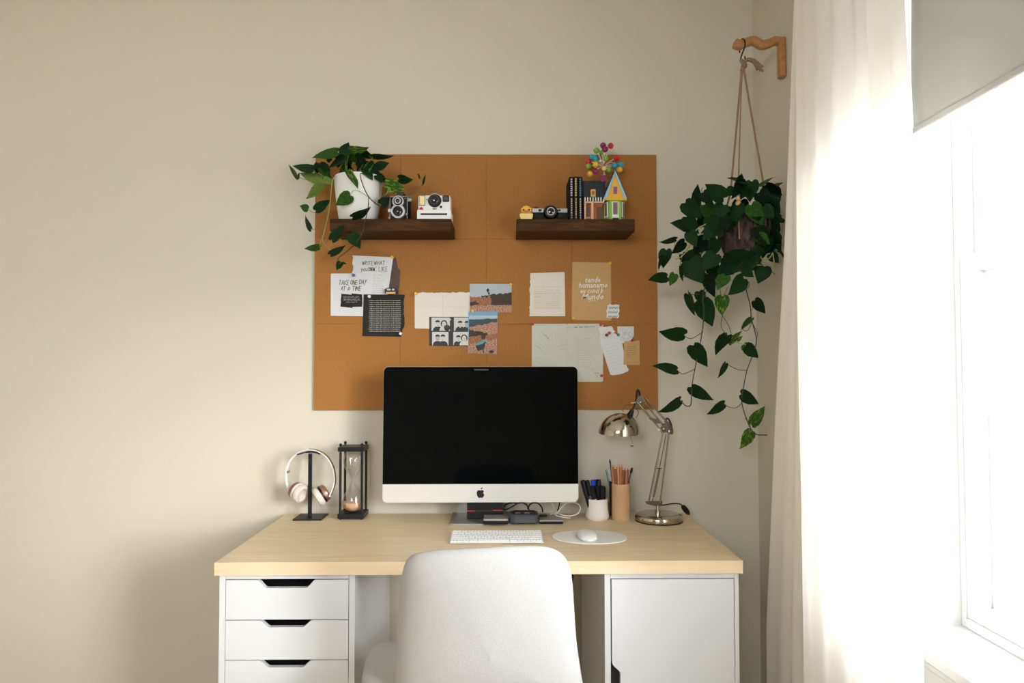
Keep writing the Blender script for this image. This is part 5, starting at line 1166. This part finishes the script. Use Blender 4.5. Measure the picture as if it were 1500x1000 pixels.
# ------------------------------------------------------------------ hourglass
hx0 = at(494.5, 761, Z=DZ).x; hy0 = at(494.5, 761.5, Z=DZ).y; hx1 = at(533, 761, Z=DZ).x; D_ = .085
zT2 = at(515, 653.5, Y=hy0).z
hgx = (hx0+hx1)/2; hgy = hy0+D_/2
hgl = thing('hourglass', (hgx, hgy, DZ), 'tall black framed hourglass with peach sand beside the computer', 'hourglass')
Z0 = DZ+.004
part('base_plate', MB().box((hx0, hy0, Z0), (hx1, hy0+D_, Z0+.016)), BLACK, hgl, bevel=.002)
part('top_plate', MB().box((hx0, hy0, zT2-.018), (hx1, hy0+D_, zT2-.003)), BLACK, hgl, bevel=.002)
for ix in (0, 1):
    for iy in (0, 1):
        X, Y = (hx0+.008, hx1-.008)[ix], (hy0+.008, hy0+D_-.008)[iy]
        part('post', MB().cyl((X, Y, Z0+.01), (X, Y, zT2-.01), .0042, n=12), BLACK, hgl, smooth=True)
        part('foot_knob', MB().ball((X, Y, DZ+.0042), .0042), BLACK, hgl, smooth=True)
        part('top_knob', MB().cyl((X, Y, zT2-.003), (X, Y, zT2), .0025).ball((X, Y, zT2+.004), .0055), BLACK, hgl, smooth=True)
zl, zh = Z0+.016, zT2-.018; zm_ = (zl+zh)/2+.002; hh_ = (zh-zl)/2
prof = []
for i in range(33):
    t = -1+2*i/32; a = abs(t)
    if a < .06: r_ = .0028
    elif a < .42: r_ = .0028+(.030-.0028)*((a-.06)/.36)**.95
    else: r_ = .030+.007*math.sin((a-.42)/.34*pi/2) if a < .76 else .037*math.sqrt(max(0, 1-((a-.76)/.245)**2))
    prof.append((r_, t*hh_))
part('glass_bulbs', MB().lathe(prof, (hgx, hgy, (zl+zh)/2), n=36), BULB, hgl, smooth=True)
sp = [(r_*.965, h_) for r_, h_ in prof if h_ < -hh_*.66]
part('sand', MB().lathe(sp+[(sp[-1][0]*.6, sp[-1][1]+.004), (0, sp[-1][1]+.008)], (hgx, hgy, (zl+zh)/2+.0006), n=30, cap=False), SAND, hgl, smooth=True)

# ------------------------------------------------------------------ cups and pens
cc1 = at(875, 764, Z=DZ); R1 = .0385; cy1 = cc1.y+R1; cx1 = at(875, 760, Y=cy1).x
zc = at(875, 730, Y=cy1).z+.001
H1 = zc-DZ
cup = thing('white_cup', (cx1, cy1, DZ), 'white ceramic pen cup waisted above a wide foot', 'cup')
part('cup_wall', MB().lathe([(0, .0003), (.033, .0003), (.0385, .006), (.0395, .014), (.0365, .028), (.0345, .045), (.0345, H1-.01), (.0355, H1), (.0325, H1), (.0315, H1-.01), (.0315, .03), (.03, .008), (0, .006)], (cx1, cy1, DZ), n=36, cap=False), CERAM, cup, smooth=True)
def pen(nm, base, tip, r, m, lab, cat, grp=None, cap_=None, capf=.3, n=10, clip=False, endcap=None):
    b_, t = Vector(base), Vector(tip); d = (t-b_); L = d.length; d.normalize()
    o = thing(nm, b_, lab, cat, grp)
    part('barrel', MB().lathe([(r*.5, 0), (r, .01), (r, L*(1-(capf if cap_ else 0)))], b_, d, n), m, o, smooth=True)
    if cap_: part('cap', MB().lathe([(r*1.12, L*(1-capf)), (r*1.12, L-.002), (r*.7, L)], b_, d, n), cap_, o, smooth=True)
    if clip: part('clip', MB().box((-.0015, -r*1.5, -.03), (.0015, -r*1.1, .0), Matrix.Translation(t-d*.003) @ d.to_track_quat('Z', 'Y').to_matrix().to_4x4()), cap_ or m, o)
    if endcap: part('tip', MB().lathe(endcap[1], t, d, n), endcap[0], o, smooth=True)
    return o
zb1_ = DZ+.008
def ct_(px, py, dy): return at(px, py, Y=cy1+dy)
PN = [((cx1-.018, cy1-.008), (853, 703, -.012), .0062, BLACKM, 'thick black marker leaning furthest left out of the white cup', BLACK),
      ((cx1-.012, cy1-.012), (860, 703, -.012), .0058, SILVD, 'black-capped grey pen second from left in the white cup', BLACK),
      ((cx1-.004, cy1+.01), (867, 702.5, .008), .0045, WHITEP, 'pen with a bright blue cap in the white cup, left one', BLUE),
      ((cx1+.002, cy1+.012), (870.5, 702, .012), .0045, WHITEP, 'pen with a bright blue cap in the white cup, right one', BLUE),
      ((cx1+.0, cy1-.016), (866, 711.5, -.014), .0075, WHITEP, 'stout black-capped marker at the front of the white cup', BLACKM),
      ((cx1+.004, cy1-.002), (876.5, 701.5, .002), .0065, BLACKM, 'tall black pen at the centre of the white cup', BLACK),
      ((cx1+.012, cy1+.012), (874, 711, -.006), .0070, WHITEP, 'black-capped marker behind the front one in the white cup', BLACK),
      ((cx1+.018, cy1-.006), (882.5, 712, -.004), .0085, mat('grey_marker_body', (.35, .36, .37), .4), 'fat black-capped marker at the right of the white cup', BLACKM)]
for (bx3, by3), (px, py, dy), r, m, lab, cm in PN:
    pen('pen', (bx3, by3, zb1_+r*.3), ct_(px, py, dy), r*1.15, m, lab, 'pen', 'pens in the white cup', cm, .42)
# kraft tube holder
R2 = .0305; c2 = at(909.5, 764, Z=DZ); cy2 = c2.y+R2; cx2 = at(909.5, 740, Y=cy2).x; H2 = at(909.5, 707.5, Y=cy2).z-DZ
kt = thing('kraft_tube', (cx2, cy2, DZ), 'tall kraft cardboard tube full of terracotta pencils', 'pencil holder')
part('tube_wall', MB().lathe([(0, .0003), (R2, .0003), (R2, H2), (R2-.003, H2), (R2-.003, .006), (0, .006)], (cx2, cy2, DZ), n=36, cap=False), TUBE, kt, smooth=True)
r = random.Random(11)
PT = [(898, 686, -.004), (901, 685, -.016), (905, 684, -.020), (908.5, 685, -.02), (913, 685.5, -.020), (917.5, 687, -.014), (920.5, 688, -.004), (896.5, 688, .006), (903, 686, .004), (907, 685, -.004), (911, 684.5, .0), (915.5, 687, .006), (919, 688, .010), (900, 687, .014), (906, 686.5, .016), (912.5, 688, .018)]
for i, (px, py, dy) in enumerate(PT):
    T = at(px, py+(i*5 % 7-3)*.7, Y=cy2+dy); bx3, by3 = cx2+(T.x-cx2)*.35+.0045*math.cos(i*2.4), cy2+dy*.45+.003*math.sin(i*2.4)
    L_ = (T-Vector((bx3, by3, DZ+.008)))
    pen('pencil', (bx3, by3, DZ+.0075), T, .0037, (PENCIL, PENCIL2, PENCIL3, PENCIL, PENCIL2)[i % 5], 'terracotta wooden pencil standing in the kraft tube', 'pencil', 'pencils in the kraft tube', None, 0, 6, False, (PENTIP, [(.0037, 0), (.0010, .008), (.0003, .0105)]))
# black cup behind with brushes
R3 = .034; cy3 = 2.430; cx3 = at(907, 740, Y=cy3).x; H3 = at(907, 704, Y=cy3).z-DZ
kc = thing('black_cup', (cx3, cy3, DZ), 'black cup mostly hidden behind the kraft tube', 'cup')
part('cup_wall', MB().lathe([(0, .0003), (R3, .0003), (R3, H3), (R3-.003, H3), (R3-.003, .006), (0, .006)], (cx3, cy3, DZ), n=30, cap=False), BLACK, kc, smooth=True)
def q3(px, py, dy=0): return at(px, py, Y=cy3+dy)
pen('paintbrush', (cx3-.008, cy3, DZ+.008), q3(894, 679), .0022, SLATE, 'slim dark blue brush behind the pencils, furthest up', 'paintbrush', None, None, 0, 8, False, (BLACK, [(.0028, 0), (.0030, .008), (.001, .016)][:3]))
pen('paintbrush', (cx3-.014, cy3-.004, DZ+.008), q3(887.5, 688), .0018, TEAL, 'thin teal brush leaning left behind the kraft tube', 'paintbrush', None, None, 0, 8)
pen('plastic_ruler', (cx3-.012, cy3+.008, DZ+.008), q3(892, 686, .006), .0042, mat('clear_pale_plastic', (.62, .70, .70), .2), 'pale translucent stick behind the teal brush', 'stick', None, None, 0, 8)
pen('paintbrush', (cx3+.004, cy3-.004, DZ+.008), q3(924, 693, -.004), .0024, BLACKM, 'black paintbrush with silver ferrule leaning right', 'paintbrush', None, SILVD, .12, 8, False, (BLACK, [(.0030, 0), (.0048, .010), (.003, .020)]))
pen('pen', (cx3+.012, cy3-.008, DZ+.008), q3(922, 699, -.014), .0030, BLACKM, 'short dark pen at the right of the black cup', 'pen', None, SILVD, .1, 8)

# ------------------------------------------------------------------ lamp
ly = 2.345; LX = at(965, 760, Y=ly).x
lp = thing('desk_lamp', (LX, ly, DZ), 'polished nickel balanced-arm desk lamp at the right of the desk', 'lamp')
part('base', MB().lathe([(0, .0003), (.076, .0003), (.078, .003), (.0785, .012), (.076, .019), (.070, .0225), (.05, .024), (.014, .025), (0, .025)], (LX, ly, DZ), n=48, cap=False), CHROME, lp, smooth=True)
part('base_rim', MB().lathe([(.0755, .0001), (.0790, .0005), (.0790, .0035), (.0755, .0035)], (LX, ly, DZ), n=48, cap=False), BLACK, lp, smooth=True)
def l_(x, y, d=0): return at(x, y, Y=ly+d)
pb = Vector((LX, ly, DZ+.024)); pt = Vector((l_(963.5, 738).x, ly, l_(963.5, 735).z))
part('post', MB().cyl((pt.x, ly, DZ+.024), pt, .0055).cyl((pt.x, ly, DZ+.024), (pt.x, ly, DZ+.034), .009), CHROME, lp, smooth=True)
yo = .010
low = part('lower_arm', MB(), CHROME, lp)
bpl = part('lower_bracket', MB().prism([l_(x, y, -yo-.001) for x, y in ((945, 734), (970, 733), (970, 739), (961, 741), (947, 738))], (0, .002, 0)).prism([l_(x, y, yo) for x, y in ((945, 734), (970, 733), (970, 739), (961, 741), (947, 738))], (0, .002, 0)), CHROMED, lp)
bpy.data.objects.remove(low)
for (a, b_) in (((950, 736), (971, 632)), ((967, 736), (980, 633))):
    for d in (-yo, yo): part('lower_rod', MB().cyl(l_(*a, d), l_(*b_, d), .0028, n=10), CHROMER, lp, smooth=True)
def spring(a, b_, r_, turns, d=0):
    A, B = l_(*a, d), l_(*b_, d); ax = (B-A); L = ax.length; z = ax.normalized(); x = z.orthogonal().normalized(); y = z.cross(x); N_ = turns*8
    return MB().tube([A+z*(L*i/N_)+x*(r_*math.cos(i*pi/4))+y*(r_*math.sin(i*pi/4)) for i in range(N_+1)], .0009, 4)
for d in (-.005, .005): part('spring', spring((957, 728), (966, 686), .0038, 26, d), CHROMED, lp, smooth=True)
part('spring_rod', MB().cyl(l_(966, 686), l_(975.5, 636), .0014, n=6).cyl(l_(963, 686, -yo), l_(963, 686, yo), .002, n=6).cyl(l_(969, 686, -yo), l_(962, 686, -yo), .002, n=6).cyl(l_(957, 729), l_(954, 736), .0014, n=6), CHROMED, lp)
# elbow
for d in (-yo-.002, yo): part('elbow_plate', MB().prism([l_(x, y, d) for x, y in ((969, 634), (966, 628), (972, 620), (979, 617), (983, 622), (986, 636), (981, 636), (976, 633))], (0, .002, 0)), CHROMED, lp)
part('elbow_bolts', MB().cyl(l_(972, 628, -.016), l_(972, 628, .016), .003, n=10).cyl(l_(980, 631, -.016), l_(980, 631, .016), .003, n=10).cyl(l_(965, 629.5, -.018), l_(965, 629.5, -.006), .0042, n=12), CHROME, lp, smooth=True)
part('elbow_cap', MB().tube([l_(974, 618), l_(977, 612.5), l_(981, 616), l_(984, 626), l_(985, 634)], .0030, 7, 4), BLACK, lp, smooth=True)
for (a, b_) in (((974, 626), (940, 584)), ((980, 621), (944, 581)), ((969, 631), (934, 589))):
    for d in ((-yo, yo) if a[0] != 974 else (0,)): part('upper_rod', MB().cyl(l_(*a, d), l_(*b_, d), .0029, n=10), CHROMER, lp, smooth=True)
part('upper_lug', MB().prism([l_(x, y, -yo-.004) for x, y in ((950, 613), (953, 611), (964, 614), (968, 620), (961, 620))], (0, .003, 0)), CHROMED, lp)
# head joint
for d in (-yo-.002, yo): part('head_plate', MB().prism([l_(x, y, d) for x, y in ((931, 592), (933, 583), (938, 579), (945, 583), (943, 590), (936, 594))], (0, .002, 0)), CHROMED, lp)
part('head_bolts', MB().cyl(l_(938, 589, -.017), l_(938, 589, .017), .0032, n=10).cyl(l_(924, 590, -.004), l_(933, 589, -.004), .0035, n=10), CHROME, lp, smooth=True)
part('cord_guide', MB().tube([l_(939, 584), l_(935.5, 572), l_(933, 573), l_(932, 584), l_(930, 592), l_(926, 601)], .0034, 8, 4), BLACK, lp, smooth=True)
part('red_wire', MB().tube([l_(925, 594), l_(918, 593), l_(912, 600), l_(914, 603)], .0012, 6, 4), mat('dark_red_wire', (.22, .03, .02), .5), lp, smooth=True)
part('thin_wire', MB().tube([l_(930, 597), l_(934, 600), l_(935, 606), l_(931, 612)], .0010, 6, 4), BLACK, lp, smooth=True)
sc0 = l_(906.5, 633.5, -.006); axd = Vector((.10, -.10, 1)).normalized(); Rs = .0685
prof = [(Rs*1.0, 0)]+[(Rs*math.cos(t), Rs*.96*math.sin(t)) for t in [i*pi/2/14 for i in range(1, 14)]]+[(.006, Rs*.962)]
pin_ = [(r_*.975, h_*.975) for r_, h_ in reversed(prof)]
sh = part('shade', MB().lathe(prof+pin_+[prof[0]], sc0, axd, 48, cap=False), CHROME, lp, smooth=True)
part('socket', MB().cyl(sc0+axd*(Rs*.55), sc0+axd*(Rs*.9), .018, n=20), BLACK, sh, smooth=True)
part('bulb', MB().ball(sc0+axd*(Rs*.38), .024, 16, 10), mat('frosted_bulb', (.8, .8, .78), .4), sh, smooth=True)
nk = l_(924.5, 606, -.004)
part('shade_neck', MB().cyl(l_(922, 610, -.004), l_(926.5, 600, -.004), .012, .006, n=16), BLACK, lp, smooth=True)
part('pull_wire', MB().tube([l_(922, 632, -.02), l_(924.5, 642, -.02), l_(926.5, 650, -.02)], .0006, 5, 3).box(tuple(l_(923.5, 654, -.02)), tuple(l_(928, 652.2, -.018))), CHROMED, lp)
# cord with switch
part('cord', MB().tube([l_(964, 738, .008), l_(966, 739.5, .012), l_(972, 739.5, .018), l_(985, 737.5, .03), l_(996, 738, .05), l_(1000, 742, .058)], .0022, 8, 5), BLACK, lp, smooth=True)
A, B = l_(999, 740, .058), l_(1011, 755, .066)
d = (B-A).normalized()
part('inline_switch', MB().lathe([(.003, 0), (.0085, .006), (.0095, .02), (.0085, .032), (.0045, .040), (.0022, .044)], A, d, 14), BLACK, lp, smooth=True)

# ------------------------------------------------------------------ chair
chc = thing('office_chair', (-.065, 1.72, 0), 'cream upholstered swivel chair pushed up to the desk', 'chair')
CY = 1.50
prof_l = [(562, 1060), (566.5, 1010), (571, 950), (576, 900), (581, 860), (586.5, 835), (596, 819), (615, 810.5)]
prof_r = [(868, 1060), (859, 1010), (850.5, 955), (846, 900), (842.5, 860), (838, 835), (827, 815), (808, 803)]
NR, NC = 26, 22
def lerp_prof(pr, y):
    pr = sorted(pr, key=lambda q: q[1])
    for a, b_ in zip(pr, pr[1:]):
        if a[1] <= y <= b_[1]: return a[0]+(b_[0]-a[0])*(y-a[1])/(b_[1]-a[1])
    return pr[0][0] if y < pr[0][1] else pr[-1][0]
# outline as closed loop (clockwise from left-bottom up over the top)
loop2 = prof_l+[(650, 804.5), (700, 800.5), (745, 798), (780, 798.5)]+list(reversed(prof_r))
L3 = [at(x, y, Y=CY) for x, y in loop2]
L3 = spline(L3, 3)
zlow = L3[0].z; cxm_ = (L3[0].x+L3[-1].x)/2
cen = Vector((cxm_+.004, 0, .63))
def back_y(x, z):       # shell: leans back towards camera at the top, wraps round the sitter
    return CY+.085*max(0, (.87-z)/.45)**1.2-.0+.9*((x-cen.x)**2)
rows = []
sect = [(0.0, -.034), (.30, -.034), (.55, -.033), (.75, -.0305), (.88, -.024), (.96, -.013), (1.0, 0), (.972, .014), (.90, .023), (.75, .028), (.5, .030), (.25, .030), (0.0, .030)]
for s_, dy in sect:
    r_ = []
    for p in L3:
        q = cen+(Vector((p.x, 0, p.z))-cen)*max(s_, .002)
        r_.append(Vector((q.x, back_y(q.x, q.z)+dy, q.z)))
    r_.append(Vector((cen.x+(cxm_-cen.x)*s_, 0, 0)))
    qb = Vector((cxm_, 0, zlow-.02)); q = cen+(qb-cen)*max(s_, .002); r_[-1] = Vector((q.x, back_y(q.x, q.z)+dy, q.z))
    rows.append(r_)
mb = MB().grid(rows, True)
part('backrest', mb, CHAIRF, chc, smooth=True, subd=1)
sx, sy, sz = -.095, 1.765, .465
P = []
rows = []
rot = Matrix.Translation((sx, sy, sz)) @ Matrix.Rotation(math.radians(6), 4, 'Z')
for s_, dz in ((.002, .052), (.5, .050), (.8, .046), (.93, .036), (1.0, .018), (1.0, -.004), (.94, -.024), (.7, -.032), (.002, -.034)):
    rows.append([rot @ Vector((.255*s_*(abs(math.cos(t))**.62)*(1 if math.cos(t) > 0 else -1), .235*s_*(abs(math.sin(t))**.62)*(1 if math.sin(t) > 0 else -1), dz+.05*(abs(math.cos(t))**3)*s_**3*(.8 if math.sin(t) < .6 else .2))) for t in [2*pi*i/40 for i in range(40)]])
part('seat', MB().grid(rows, True), CHAIRF, chc, smooth=True, subd=1)
part('seat_plate', MB().box((sx-.11, sy-.11, sz-.055), (sx+.11, sy+.11, sz-.03)).box((sx-.03, 1.555, sz-.05), (sx+.03, sy-.1, sz-.03)), BLACK, chc, bevel=.004)
part('gas_lift', MB().cyl((sx, sy, .09), (sx, sy, .26), .026).cyl((sx, sy, .26), (sx, sy, sz-.05), .015), BLACK, chc, smooth=True)
for i in range(5):
    a = 2*pi*i/5+.3; e = Vector((sx+.27*math.cos(a), sy+.27*math.sin(a), .065)); 
    lg = part('base_leg', MB().tube([(sx, sy, .10), (sx+.14*math.cos(a), sy+.14*math.sin(a), .088), tuple(e)], .018, 8, 3, .012), BLACK, chc, smooth=True)
    part('caster', MB().cyl((e.x-.01*math.sin(a), e.y+.01*math.cos(a), .0285), (e.x+.01*math.sin(a), e.y-.01*math.cos(a), .0285), .028, n=18).cyl((e.x, e.y, .03), (e.x, e.y, .065), .006), BLACK, lg, smooth=True)
